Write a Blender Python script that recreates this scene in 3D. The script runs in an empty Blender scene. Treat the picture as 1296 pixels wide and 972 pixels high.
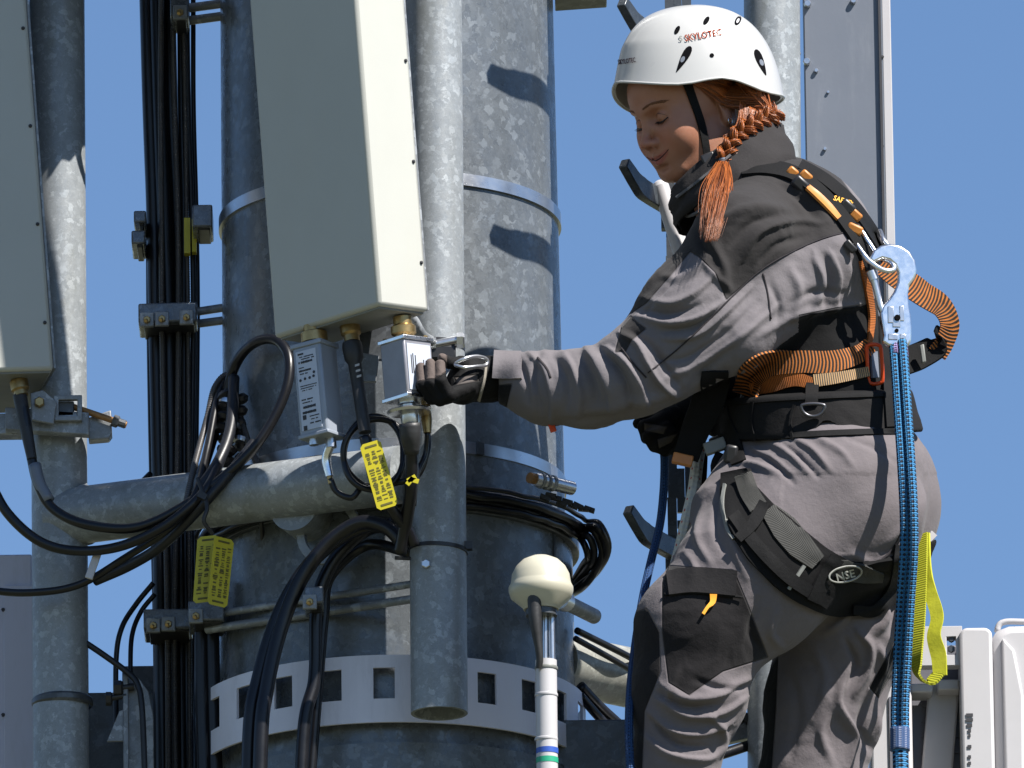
import bpy, bmesh, math, random
import numpy as np
from mathutils import Vector, Matrix, noise
from mathutils.bvhtree import BVHTree
random.seed(7); rng = np.random.default_rng(7)
scene = bpy.context.scene
COL = scene.collection
# ------------------------------------------------------------------ camera
KPM = 740.0            # photo pixels per metre at the work plane
DIST = 25.0
EL = math.radians(16.0); RO = math.radians(0.75)
FWD = np.array([0, math.cos(EL), math.sin(EL)])
R0 = np.array([1.0, 0, 0]); U0 = np.array([0, -math.sin(EL), math.cos(EL)])
RT = R0*math.cos(RO) - U0*math.sin(RO)
UP = U0*math.cos(RO) + R0*math.sin(RO)
TGT = np.array([0, 0, 30.0]); CAM = TGT - FWD*DIST
FL = KPM*DIST
cd = bpy.data.cameras.new('camera'); cam = bpy.data.objects.new('camera', cd); COL.objects.link(cam)
cd.sensor_width = 36.0; cd.lens = 36.0*FL/1296.0; cd.clip_start = 1.0; cd.clip_end = 20000
m = Matrix.Identity(4)
for i in range(3):
    m[i][0] = RT[i]; m[i][1] = UP[i]; m[i][2] = -FWD[i]; m[i][3] = CAM[i]
cam.matrix_world = m
scene.camera = cam
cd.dof.use_dof = False
# ------------------------------------------------------------------ light
SUN_AZ = math.radians(50)      # to the right of the line back to the camera
SUN_EL = math.radians(50)
SDIR = np.array([math.sin(SUN_AZ)*math.cos(SUN_EL), -math.cos(SUN_AZ)*math.cos(SUN_EL), math.sin(SUN_EL)])
w = bpy.data.worlds.new('World'); scene.world = w; w.use_nodes = True
nt = w.node_tree; nt.nodes.clear()
sky = nt.nodes.new('ShaderNodeTexSky'); sky.sky_type = 'NISHITA'; sky.sun_disc = False
sky.sun_elevation = SUN_EL
sky.sun_rotation = math.atan2(SDIR[0], SDIR[1])
sky.air_density = 0.9; sky.dust_density = 0.0; sky.ozone_density = 6.0; sky.altitude = 0
bg = nt.nodes.new('ShaderNodeBackground'); bg.inputs[1].default_value = 0.062
wo = nt.nodes.new('ShaderNodeOutputWorld')
nt.links.new(sky.outputs[0], bg.inputs[0]); nt.links.new(bg.outputs[0], wo.inputs[0])
sl = bpy.data.lights.new('sun', 'SUN'); sl.energy = 5.0; sl.angle = math.radians(0.5); sl.color = (1, .955, .89)
so = bpy.data.objects.new('sun', sl); COL.objects.link(so)
so.rotation_euler = Vector(-SDIR).to_track_quat('-Z', 'Y').to_euler(); so.location = (5, -5, 45)
scene.view_settings.view_transform = 'Standard'; scene.view_settings.look = 'None'
scene.view_settings.gamma = 1; scene.view_settings.use_curve_mapping = False
scene.view_settings.exposure = 1.15
scene.render.engine = 'CYCLES'

# ------------------------------------------------------------------ mapping
def P(px, py, Y=0.0):
    """point of the vertical plane y=Y seen at photo pixel px,py"""
    d = FWD + RT*((px-648)/FL) + UP*((486-py)/FL)
    return CAM + d*((Y-CAM[1])/d[1])
def proj(V):
    V = np.asarray(V, float) - CAM
    z = V@FWD
    return 648 + FL*(V@RT)/z, 486 - FL*(V@UP)/z
def s(px): return px/KPM
def nrm(v):
    v = np.asarray(v, float); return v/(np.linalg.norm(v)+1e-12)

# ------------------------------------------------------------------ node helpers
class NT:
    def __init__(self, name):
        self.m = bpy.data.materials.new(name); self.m.use_nodes = True
        self.t = self.m.node_tree; self.t.nodes.clear()
        self.out = self.n('ShaderNodeOutputMaterial'); self.b = self.n('ShaderNodeBsdfPrincipled')
        self.l(self.b.outputs[0], self.out.inputs[0])
    def n(self, t, **k):
        o = self.t.nodes.new(t)
        for a, v in k.items(): setattr(o, a, v)
        return o
    def l(self, a, b): self.t.links.new(a, b)
    def inp(self, o, i, v):
        if hasattr(v, 'is_output') or isinstance(v, bpy.types.NodeSocket): self.l(v, o.inputs[i])
        else:
            if isinstance(v, (tuple, list)) and len(v) == 3 and o.inputs[i].type == 'RGBA': v = tuple(v)+(1,)
            o.inputs[i].default_value = v
    def co(self, kind='Object', scale=(1, 1, 1)):
        c = self.n('ShaderNodeTexCoord'); mp = self.n('ShaderNodeMapping'); mp.inputs['Scale'].default_value = scale
        self.l(c.outputs[kind], mp.inputs[0]); return mp.outputs[0]
    def noise(self, vec, scale, detail=3, rough=.55, dist=0):
        o = self.n('ShaderNodeTexNoise'); self.l(vec, o.inputs['Vector'])
        o.inputs['Scale'].default_value = scale; o.inputs['Detail'].default_value = detail
        o.inputs['Roughness'].default_value = rough; o.inputs['Distortion'].default_value = dist
        return o.outputs['Fac']
    def vor(self, vec, scale, feature='F1', out='Distance', rnd=1):
        o = self.n('ShaderNodeTexVoronoi', feature=feature); self.l(vec, o.inputs['Vector'])
        o.inputs['Scale'].default_value = scale; o.inputs['Randomness'].default_value = rnd
        return o.outputs[out]
    def math(self, op, a, b=0.0, c=None, clamp=False):
        o = self.n('ShaderNodeMath', operation=op, use_clamp=clamp); self.inp(o, 0, a); self.inp(o, 1, b)
        if c is not None: self.inp(o, 2, c)
        return o.outputs[0]
    def ramp(self, f, lo, hi, a=0.0, b=1.0, smooth=True):
        o = self.n('ShaderNodeMapRange', interpolation_type='SMOOTHSTEP' if smooth else 'LINEAR')
        self.inp(o, 0, f); o.inputs[1].default_value = lo; o.inputs[2].default_value = hi
        o.inputs[3].default_value = a; o.inputs[4].default_value = b
        return o.outputs[0]
    def mix(self, f, a, b, mode='MIX'):
        o = self.n('ShaderNodeMix', data_type='RGBA', blend_type=mode)
        self.inp(o, 0, f); self.inp(o, 6, a); self.inp(o, 7, b); return o.outputs[2]
    def bump(self, h, strength=.3, dist=.001, nrmin=None):
        o = self.n('ShaderNodeBump'); self.l(h, o.inputs['Height'])
        o.inputs['Strength'].default_value = strength; o.inputs['Distance'].default_value = dist
        if nrmin is not None: self.l(nrmin, o.inputs['Normal'])
        return o.outputs[0]
    def attr(self, name):
        o = self.n('ShaderNodeAttribute'); o.attribute_name = name; return o.outputs['Fac']
    def set(self, **k):
        for a, v in k.items():
            a = {'base': 'Base Color', 'rough': 'Roughness', 'metal': 'Metallic', 'normal': 'Normal', 'spec': 'Specular IOR Level',
                 'sss': 'Subsurface Weight', 'coat': 'Coat Weight', 'trans': 'Transmission Weight', 'sheen': 'Sheen Weight'}[a]
            i = self.b.inputs[a]
            if isinstance(v, bpy.types.NodeSocket): self.l(v, i)
            else: i.default_value = (tuple(v)+(1,)) if isinstance(v, (tuple, list)) else v
        return self.m

def galv(name, base=(.36, .38, .40), scale=26, contrast=1.0, metal=.35, stain=None, rough=.5):
    t = NT(name); c = t.co('Object')
    wn = t.n('ShaderNodeVectorMath', operation='ADD')
    nz = t.n('ShaderNodeTexNoise'); t.l(c, nz.inputs['Vector']); nz.inputs['Scale'].default_value = scale*1.3; nz.inputs['Detail'].default_value = 3
    sc = t.n('ShaderNodeVectorMath', operation='SCALE'); t.l(nz.outputs['Color'], sc.inputs[0]); sc.inputs['Scale'].default_value = 1.7/scale
    t.l(c, wn.inputs[0]); t.l(sc.outputs[0], wn.inputs[1])
    v1 = t.vor(wn.outputs[0], scale, out='Color'); sep = t.n('ShaderNodeSeparateColor'); t.l(v1, sep.inputs[0])
    v2 = t.vor(wn.outputs[0], scale*2.3, out='Color'); sep2 = t.n('ShaderNodeSeparateColor'); t.l(v2, sep2.inputs[0])
    big = t.noise(c, 3.2, 4, .6); fine = t.noise(c, scale*5, 3, .6)
    spark = t.ramp(sep.outputs[0], .80, .93); spark2 = t.ramp(sep2.outputs[1], .86, .96)
    f = t.math('ADD', t.math('MULTIPLY', sep.outputs[1], .16*contrast), t.math('MULTIPLY', sep2.outputs[0], .16*contrast))
    f = t.math('ADD', f, t.math('MULTIPLY', spark, .55*contrast)); f = t.math('ADD', f, t.math('MULTIPLY', spark2, .35*contrast))
    f = t.math('ADD', f, t.math('MULTIPLY', big, .55)); f = t.math('ADD', f, t.math('MULTIPLY', fine, .35))
    f = t.math('ADD', f, -.25)
    b = np.array(base)
    col = t.mix(t.math('MULTIPLY', f, 1.0, clamp=True), tuple(b*.55), tuple(np.minimum(b*1.65, .8)))
    if stain:
        st = t.ramp(t.noise(t.co('Object', (6, 6, 1.2)), 1.5, 4, .65, .5), .52, .75)
        col = t.mix(t.math('MULTIPLY', st, .6), col, stain)
    r = t.math('ADD', rough, t.math('MULTIPLY', sep.outputs[2], -.16))
    nb = t.bump(t.math('ADD', fine, t.math('MULTIPLY', sep.outputs[0], .15)), .2, .0010)
    return t.set(base=col, metal=metal, rough=r, normal=nb)

def plain(name, base, rough=.5, metal=0.0, var=.12, vs=30, bump=.15, bd=.0006, spec=.4, coat=0.0, dirt=None, bs=120):
    t = NT(name); c = t.co('Object')
    n1 = t.noise(c, vs, 4, .6); b = np.array(base)
    col = t.mix(n1, tuple(b*(1-var*1.6)), tuple(np.minimum(b*(1+var*1.6), 1)))
    if dirt:
        d = t.ramp(t.noise(t.co('Object', (14, 14, 3)), 1.6, 5, .7), .5, .78); col = t.mix(t.math('MULTIPLY', d, dirt[3]), col, dirt[:3])
    nb = t.bump(t.noise(c, bs, 3, .6), bump, bd)
    rr = t.math('ADD', rough-.08, t.math('MULTIPLY', t.noise(c, vs*1.7, 3), .16))
    return t.set(base=col, rough=rr, metal=metal, normal=nb, spec=spec, coat=coat)

def fabric(name, base, second=None, third=None, rough=.9, weave=900):
    t = NT(name); c = t.co('Object')
    b = np.array(base); n1 = t.noise(c, 9, 5, .6); fz = t.noise(c, 150, 3, .6)
    k = t.math('ADD', t.math('MULTIPLY', n1, .7), t.math('MULTIPLY', fz, .3))
    lo, hi = .80, 1.2
    col = t.mix(k, tuple(b*lo), tuple(b*hi)); seam = None
    for at, cc in (('reg2', second), ('reg3', third)):
        if cc is None: continue
        cc = np.array(cc); a = t.attr(at)
        col = t.mix(t.ramp(a, -.0008, .0008), col, t.mix(k, tuple(cc*lo), tuple(cc*hi)))
        sm = t.ramp(t.math('ABSOLUTE', a), .0, .0022, 1, 0)
        seam = sm if seam is None else t.math('MAXIMUM', seam, sm)
    h = t.math('ADD', t.math('MULTIPLY', t.noise(c, weave, 2), .25), t.math('MULTIPLY', fz, .5))
    cr = t.n('ShaderNodeTexNoise', noise_type='RIDGED_MULTIFRACTAL'); t.l(c, cr.inputs['Vector']); cr.inputs['Scale'].default_value = 16; cr.inputs['Detail'].default_value = 3; cr.inputs['Distortion'].default_value = .6
    h = t.math('ADD', h, t.math('MULTIPLY', cr.outputs['Fac'], .55))
    if seam is not None:
        h = t.math('SUBTRACT', h, t.math('MULTIPLY', seam, 1.2))
        col = t.mix(t.math('MULTIPLY', seam, .45), col, tuple(b*.25))
    nb = t.bump(h, .6, .0026)
    return t.set(base=col, rough=rough, normal=nb, spec=.15, sheen=.06 if sum(base) > .2 else 0.0)

# ------------------------------------------------------------------ mesh builders
class MB:
    def __init__(self): self.v = []; self.f = []; self.uv = []; self.n = 0; self.hasuv = False
    def add(self, V, F, UV=None):
        V = np.asarray(V, float); self.v.append(V); o = self.n; self.n += len(V)
        for f in F: self.f.append(tuple(int(i)+o for i in f))
        if UV is not None: self.uv.append(np.asarray(UV, float)); self.hasuv = True
        else: self.uv.append(np.zeros((len(V), 2)))
        return self
    def merge(self, o):
        for V, in zip(o.v): pass
        return self.add(np.vstack(o.v), o.f, np.vstack(o.uv))
    def box(self, c, half, ax=None):
        ax = np.eye(3) if ax is None else np.asarray(ax, float)
        V = [np.asarray(c) + ax[0]*half[0]*i + ax[1]*half[1]*j + ax[2]*half[2]*k for i in (-1, 1) for j in (-1, 1) for k in (-1, 1)]
        F = [(0, 1, 3, 2), (4, 6, 7, 5), (0, 4, 5, 1), (2, 3, 7, 6), (0, 2, 6, 4), (1, 5, 7, 3)]
        if np.linalg.det(ax) < 0: F = [f[::-1] for f in F]
        return self.add(V, F)
    def prism(self, poly, c, a, b, d, h0, h1, hole=None):
        """poly: 2D outline (in metres) in axes a,b about c, extruded along d from h0 to h1 ; hole: same-length inner outline"""
        c = np.asarray(c); n = len(poly); ar = sum(poly[i][0]*poly[(i+1) % n][1]-poly[(i+1) % n][0]*poly[i][1] for i in range(n))
        if ar*np.dot(np.cross(a, b), d) < 0: poly = poly[::-1]; hole = hole[::-1] if hole else None
        V = [c + np.asarray(a)*x + np.asarray(b)*y + np.asarray(d)*h for h in (h0, h1) for x, y in poly]
        if not hole:
            F = [tuple(range(n))[::-1], tuple(range(n, 2*n))] + [(i, (i+1) % n, n+(i+1) % n, n+i) for i in range(n)]
        else:
            V += [c + np.asarray(a)*x + np.asarray(b)*y + np.asarray(d)*h for h in (h0, h1) for x, y in hole]
            F = []
            for i in range(n):
                j = (i+1) % n
                F += [(i, j, n+j, n+i), (2*n+j, 2*n+i, 3*n+i, 3*n+j), (n+i, n+j, 3*n+j, 3*n+i), (j, i, 2*n+i, 2*n+j)]
        return self.add(V, F)
    def lathe(self, prof, c, axis, n=24, cap=True):
        """prof: list (r,h) along axis from c"""
        axis = nrm(axis); a = nrm(np.cross(axis, [0, 1, .3] if abs(axis[1]) < .8 else [1, 0, 0])); b = np.cross(axis, a)
        V = []; F = []
        for r, h in prof:
            for i in range(n):
                t = 2*math.pi*i/n; V.append(np.asarray(c)+axis*h+(a*math.cos(t)+b*math.sin(t))*r)
        for k in range(len(prof)-1):
            for i in range(n):
                j = (i+1) % n; F.append((k*n+i, k*n+j, (k+1)*n+j, (k+1)*n+i))
        if cap: F.append(tuple(range(n))[::-1]); F.append(tuple((len(prof)-1)*n+i for i in range(n)))
        return self.add(V, F)
    def cyl(self, p0, p1, r0, r1=None, n=20):
        p0 = np.asarray(p0); p1 = np.asarray(p1); L = np.linalg.norm(p1-p0)
        return self.lathe([(r0, 0), (r1 if r1 is not None else r0, L)], p0, p1-p0, n)
    def bolt(self, c, axis, r, h, n=6): return self.lathe([(r, 0), (r, h*.8), (r*.8, h)], c, axis, n)
    def tube(self, pts, r, n=10, closed=False, step=None, uvk=1.0, twist=0):
        pts = np.asarray(pts, float)
        if step: pts, _ = resample(pts, step, closed)
        m_ = len(pts); rr = np.full(m_, r) if np.isscalar(r) else np.interp(np.linspace(0, 1, m_), np.linspace(0, 1, len(r)), r)
        T = np.gradient(pts, axis=0) if not closed else (np.roll(pts, -1, 0)-np.roll(pts, 1, 0))
        T /= np.linalg.norm(T, axis=1)[:, None]+1e-12
        u = nrm(np.cross(T[0], [0, 1, .2] if abs(T[0][1]) < .9 else [1, 0, 0])); V = []; UV = []; Ls = 0
        for i in range(m_):
            u = nrm(u - T[i]*np.dot(u, T[i])); v = np.cross(T[i], u)
            if i: Ls += np.linalg.norm(pts[i]-pts[i-1])
            for k in range(n):
                t = 2*math.pi*k/n; V.append(pts[i]+(u*math.cos(t)+v*math.sin(t))*rr[i]); UV.append((k/n, Ls*uvk))
        F = []
        for i in range(m_ if closed else m_-1):
            j = (i+1) % m_
            for k in range(n):
                l = (k+1) % n; F.append((i*n+k, i*n+l, j*n+l, j*n+k))
        if not closed: F.append(tuple(range(n))[::-1]); F.append(tuple((m_-1)*n+i for i in range(n)))
        return self.add(V, F, UV)
    def strip(self, C, side, up, w, th, uvw=1.0):
        """ribbon through centres C with side vectors and face normals"""
        C = np.asarray(C); n = len(C); V = []; UV = []; L = 0
        w = np.full(n, w) if np.isscalar(w) else np.interp(np.linspace(0, 1, n), np.linspace(0, 1, len(w)), w)
        for i in range(n):
            if i: L += np.linalg.norm(C[i]-C[i-1])
            for a, b in ((-1, 1), (1, 1), (1, -1), (-1, -1)):
                V.append(C[i]+side[i]*w[i]/2*a+up[i]*th/2*b); UV.append(((a+1)/2, L))
        F = [(3, 2, 1, 0), tuple((n-1)*4+k for k in range(4))]
        for i in range(n-1):
            for k in range(4):
                l = (k+1) % 4; F.append((i*4+k, i*4+l, (i+1)*4+l, (i+1)*4+k))
        return self.add(V, F, UV)

def resample(pts, step, closed=False):
    """Catmull-Rom through pts, sampled about every step metres"""
    pts = np.asarray(pts, float); n = len(pts); out = []
    segs = n if closed else n-1
    for i in range(segs):
        p1 = pts[i]; p2 = pts[(i+1) % n]
        p0 = pts[i-1] if (i or closed) else 2*p1-p2
        p3 = pts[(i+2) % n] if (i+2 < n or closed) else 2*p2-p1
        k = max(1, int(math.ceil(np.linalg.norm(p2-p1)/step)))
        for j in range(k):
            t = j/k
            out.append(.5*((2*p1)+(p2-p0)*t+(2*p0-5*p1+4*p2-p3)*t*t+(3*p1-p0-3*p2+p3)*t**3))
    if not closed: out.append(pts[-1])
    return np.array(out), None

def worg(o):
    v = np.zeros(3)
    while o is not None: v = v + np.array(o.location); o = o.parent
    return v
def mesh(name, V, F, uv=None, smooth=35):
    me = bpy.data.meshes.new(name); me.from_pydata([tuple(x) for x in V], [], F)
    me.update()
    if uv is not None:
        l = me.uv_layers.new(name='UVMap'); idx = np.empty(len(me.loops), dtype=np.int32); me.loops.foreach_get('vertex_index', idx)
        l.data.foreach_set('uv', np.asarray(uv)[idx].astype(np.float32).ravel())
    me.polygons.foreach_set('use_smooth', [True]*len(me.polygons))
    if smooth < 180: me.set_sharp_from_angle(angle=math.radians(smooth))
    return me
def obj(name, mb, mat, parent=None, bevel=0, smooth=35, local=False):
    V = np.vstack(mb.v); uv = np.vstack(mb.uv) if mb.hasuv else None
    if parent is not None:
        off = np.zeros(3) if local else worg(parent)
    else:
        off = np.array([(V[:, 0].min()+V[:, 0].max())/2, (V[:, 1].min()+V[:, 1].max())/2, V[:, 2].min()])
    me = mesh(name, V-off, mb.f, uv, smooth)
    for mm in (mat if isinstance(mat, (list, tuple)) else [mat]): me.materials.append(mm)
    o = bpy.data.objects.new(name, me); COL.objects.link(o); o.parent = parent
    if parent is None: o.location = off
    if bevel:
        b = o.modifiers.new('bevel', 'BEVEL'); b.width = bevel; b.segments = 2; b.limit_method = 'ANGLE'; b.angle_limit = math.radians(40)
        b.harden_normals = False
    return o
def tag(o, label, cat, group=None, kind=None):
    if label: o['label'] = label
    if cat: o['category'] = cat
    if group: o['group'] = group
    if kind: o['kind'] = kind
    return o
def thing(name, loc, label, cat, group=None):
    o = bpy.data.objects.new(name, None); COL.objects.link(o); o.location = tuple(loc); o.empty_display_size = .05
    return tag(o, label, cat, group)
def copy_tree(o, parent=None):
    c = o.copy(); COL.objects.link(c); c.parent = parent
    for ch in list(o.children): copy_tree(ch, c)
    return c
def setmat(o, ax, loc):
    mm = Matrix.Identity(4)
    for i in range(3):
        for j in range(3): mm[i][j] = ax[j][i]
        mm[i][3] = loc[i]
    o.matrix_world = mm
X = np.array([1.0, 0, 0]); Yv = np.array([0, 1.0, 0]); Z = np.array([0, 0, 1.0])

# ------------------------------------------------------------------ materials
M_galv = galv('galvanised_steel', (.185, .197, .210), 60, .9, .15)
M_mast = galv('mast_galvanised', (.124, .138, .152), 72, .62, .2, rough=.38)
M_pipe = galv('pipe_galvanised', (.245, .264, .278), 95, .5, .12, stain=(.12, .12, .09))
M_dkgalv = galv('weathered_steel', (.05, .055, .062), 50, .8, .15, rough=.45)
M_steel = plain('stainless_steel', (.55, .56, .58), .3, .95, .08, 40)
M_alu = plain('aluminium', (.80, .81, .83), .28, 1.0, .06, 60, .1, .0003)
M_brass = plain('brass_connector', (.36, .25, .11), .38, .9, .25, 70)
M_rust = plain('rusty_bolt', (.28, .15, .06), .6, .5, .35, 90)
M_radome = plain('radome_paint', (.385, .388, .358), .5, 0, .035, 6, .25, .0006, dirt=(.4, .39, .33, .22), bs=420)
M_radome_r = plain('radome_paint_grey', (.135, .15, .18), .42, .1, .05, 8, .2, .0006, dirt=(.25, .26, .28, .3))
M_white = plain('white_plastic', (.42, .41, .42), .4, 0, .04, 12, .1, .0004, dirt=(.42, .38, .36, .35))
M_cream = plain('cream_plastic', (.40, .38, .30), .38, 0, .05, 14, .1, .0004)
M_cabinet = plain('painted_cabinet', (.44, .44, .52), .5, 0, .05, 5, .15, .0006, dirt=(.25, .22, .2, .3))
M_rubber = plain('black_rubber', (.006, .006, .0075), .33, 0, .3, 25, .1, .0005)
M_rubber2 = plain('dusty_black_rubber', (.011, .012, .0155), .42, 0, .3, 35, .2, .0006)
M_blk = plain('black_plastic', (.018, .018, .02), .4, 0, .2, 30, .15, .0006)
M_boot = plain('heat_shrink', (.02, .02, .021), .5, 0, .3, 60, .5, .0015, bs=60)
M_ink = plain('printed_ink', (.03, .03, .035), .6, 0, .2)
M_void = plain('dark_opening', (.002, .002, .003), .9, spec=.08)
M_sticker = plain('white_sticker', (.42, .46, .54), .45, 0, .04)
M_yellow = plain('yellow_tag', (.40, .345, .008), .42, 0, .08, 30)
M_blue = plain('blue_stripe', (.03, .08, .35), .4); M_green = plain('green_stripe', (.02, .28, .16), .4)
# ================================================================== SETTING
g = MB(); g.add([(-6000, -6000, 0), (6000, -6000, 0), (6000, 6000, 0), (-6000, 6000, 0)], [(0, 1, 2, 3)])
t = NT('grass_ground'); c = t.co('Object', (1, 1, 1)); n1 = t.noise(c, .02, 5); n2 = t.noise(c, .6, 4)
M_ground = t.set(base=t.mix(n1, t.mix(n2, (.03, .05, .018), (.06, .075, .03)), (.10, .09, .06)), rough=.9)
tag(obj('ground', g, M_ground), None, None, None, 'structure')

def pts_(l): return np.array([P(*q) for q in l])
# ------------------------------------------------------------------ mast
CY = .55                       # depth of the mast axis
RU, RL = s(221), s(229)
def mz(py, x=492, Y=CY-RU): return P(x, py, Y)[2]
def mx(py): return P(490+8.5*py/600, py, CY)[0]       # lean of the axis
def maxis(z):                  # axis point at height z
    a = P(490, 50, CY); b = P(500, 700, CY); k = (z-a[2])/(b[2]-a[2]); q = a+(b-a)*k; q[1] = CY; return q
def ring_mb(z0, z1, r0, r1, n=96, inner=None):
    mb = MB(); V = []; F = []
    prof = [(r0, z0), (r1, z1)] + ([(inner, z1), (inner, z0)] if inner else [])
    for r, z in prof:
        a = maxis(z)
        for i in range(n):
            t = 2*math.pi*i/n; V.append((a[0]+r*math.cos(t), a[1]+r*math.sin(t), z))
    K = len(prof)
    for k in range(K if inner else K-1):
        l = (k+1) % K
        for i in range(n):
            j = (i+1) % n; F.append((k*n+i, k*n+j, l*n+j, l*n+i))
    if not inner: F.append(tuple(range(n))[::-1]); F.append(tuple(n+i for i in range(n)))
    return mb.add(V, F)
mast = thing('mast', maxis(0)*[1, 1, 0], 'thick round galvanised steel mast with mottled zinc surface standing behind the antennas', 'mast')
obj('mast_tube', ring_mb(mz(640), mz(-900), RU, RU-.012, 128), M_mast, mast)
low = obj('mast_base_tube', ring_mb(0, mz(640), RL+.05, RL, 128), M_mast, mast)
fl = ring_mb(mz(648), mz(634), RL+.012, RL+.012, 128); obj('flange', fl, M_dkgalv, mast, bevel=.002)
for py in (222, 562):
    b = ring_mb(mz(py+7.5), mz(py-7.5), RU+.002, RU+.002, 128, RU-.004); bd = obj('steel_band', b, M_steel, mast)
    k = MB(); a = math.radians(-90+21 if py < 300 else -60)
    cc = maxis(mz(py)); rad = np.array([math.cos(a), math.sin(a), 0]); k.box(cc+rad*(RU+.004), (.004, .007, .0115), [rad, np.cross(Z, rad), Z])
    obj('band_clip', k, M_dkgalv, bd, bevel=.001)
# perforated collar : a ring with rectangular windows, made of panels
def collar(pt, pb, r):
    z1, z0 = mz(pt), mz(pb); zc = maxis(z0)+X*-.011; mb = MB(); N = 23; h = z1-z0
    zs = [z0, z0+h*.35, z0+h*.81, z1]
    for i in range(N):
        a0 = 2*math.pi*i/N-math.radians(94.7)
        da = 2*math.pi/N
        for (f0, f1, full) in ((0, .40, False), (.40, 1.0, True)):
            for k in range(3):
                if not full and k == 1: continue
                sub = 4
                for q in range(sub):
                    b0 = a0+da*(f0+(f1-f0)*q/sub); b1 = a0+da*(f0+(f1-f0)*(q+1)/sub)
                    V = []
                    for rr in (r, r-.005):
                        for zz in (zs[k], zs[k+1]):
                            for b in (b0, b1): V.append((zc[0]+rr*math.cos(b), zc[1]+rr*math.sin(b), zz))
                    F = [(0, 1, 3, 2), (5, 4, 6, 7), (0, 4, 5, 1), (2, 3, 7, 6), (0, 2, 6, 4), (1, 5, 7, 3)]
                    mb.add(V, F)
    return mb
M_collar = plain('collar_sheet', (.62, .62, .70), .35, 0, .06, 9, .1, .0005, dirt=(.25, .25, .3, .35))
obj('perforated_collar', collar(836, 921, s(250)), M_collar, mast)
sk = ring_mb(mz(1200), mz(944), s(243), s(240), 128); obj('lower_sleeve', sk, M_mast, mast)
k = MB(); zc = maxis(mz(700)); a = math.radians(-27); rad = np.array([math.cos(a), math.sin(a), 0])
k.box(zc+rad*(RL+.0005), (.002, .003, .12), [rad, np.cross(Z, rad), Z]); obj('weld_seam', k, M_dkgalv, mast)

# ------------------------------------------------------------------ service platform plate behind/below
pl = thing('steel_platform', P(490, 1010, CY), 'dark weathered steel platform plate at the foot of the mast', 'platform')
k = MB(); k.box(P(770, 1010, CY+.05), (s(105), .2, s(66)), [X, Yv, Z]); obj('deck_plate', k, M_dkgalv, pl, bevel=.003)
k = MB(); k.box(P(142, 1015, CY+.25), (s(60), .15, s(118)), [X, Yv, Z]); obj('deck_plate', k, M_dkgalv, pl, bevel=.003)
k = MB(); k.box(P(215, 945, CY+.3), (s(60), .08, s(94)), [X, Yv, Z]); obj('back_plate', k, M_dkgalv, pl, bevel=.003)
# upright flat bar bracket beside the cable bundle
br = thing('plate_bracket', P(165, 1000, .5), 'grey galvanised upright bracket plate with rounded top beside the black cable bundle', 'bracket')
k = MB(); k.prism([(0, -.2), (s(36), -.2), (s(36), s(62)), (s(30), s(95)), (s(18), s(112)), (s(8), s(118)), (0, s(118))], P(159, 966, .47), X, Z, Yv, 0, .01); obj('upright_plate', k, M_galv, br, bevel=.0015)
k = MB(); k.prism([(0, -.2), (s(7), -.2), (s(7), s(118)), (0, s(118))], P(156, 966, .455), X, Z, Yv, 0, .04); obj('side_flange', k, M_galv, br, bevel=.0015)
k = MB(); k.prism([(-s(22), 0), (0, 0), (0, s(42)), (-s(6), s(40))], P(157, 938, .46), X, Z, Yv, 0, .006); obj('gusset', k, M_galv, br, bevel=.001)
k = MB(); k.cyl(P(137, 884, .46), P(160, 880, .46), s(4)); k.bolt(P(134, 884.5, .46), X, s(9), s(8)); obj('bolt', k, M_blk, br)
k = MB(); k.cyl(P(152, 871, .46), P(170, 869, .46), s(5)); k.bolt(P(144, 872, .46), X, s(11), s(12)); obj('bolt', k, M_blk, br)

# ------------------------------------------------------------------ left cabinet
cb = thing('equipment_cabinet', P(0, 1100, .9), 'flat violet grey equipment cabinet behind the left round pole', 'cabinet')
k = MB(); k.box(P(-60, 905, 1.1), (s(110), .2, .24), [X, Yv, Z]); obj('housing', k, M_cabinet, cb, bevel=.003)
k = MB(); k.box(P(26, 905, .897), (s(21.5), .004, .236), [X, Yv, Z]); obj('side_panel', k, M_cabinet, cb, bevel=.001)
for py in (772, 905): k = MB(); k.bolt(P(4, py, .895), -Yv, s(2.5), s(3), 8); obj('screw', k, M_ink, cb)

# ------------------------------------------------------------------ poles
def vpole(name, x0, y0, x1, y1, Y, r, label, n=48, hollow=True, mat=None, top=None):
    a = P(x0, y0, Y); b = P(x1, y1, Y); t = thing(name, b, label, 'pole'); k = MB()
    if hollow: k.lathe([(r-.006, .05), (r-.006, 0), (r, 0), (r, np.linalg.norm(a-b))], b, a-b, n, cap=True)
    else: k.cyl(b, a, r, n=n)
    obj('tube', k, mat or M_pipe, t); return t
fp = vpole('mounting_pole', 542, -900, 556, 903, .10, s(36), 'round galvanised pole with open lower end between the antenna and the worker')
k = MB(); k.bolt(P(539, 714, .10-s(35)), -Yv, s(6), s(4)); obj('bolt', k, M_steel, fp)
lp = vpole('mounting_pole', 67, -900, 79, 1300, .45, s(36), 'round galvanised pole partly covered by the cut off antenna at the picture edge')
rp = vpole('mounting_pole', 972, -900, 984, 1300, .78, s(37), 'round galvanised pole behind the white helmet', hollow=False)
k = MB(); k.lathe([(s(37), 0), (s(39.5), s(3)), (s(39.5), s(9)), (s(37), s(12))], P(79, 895, .45)-Z*.0, Z, 40, cap=False); obj('pipe_clamp', k, M_dkgalv, lp)

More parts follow.
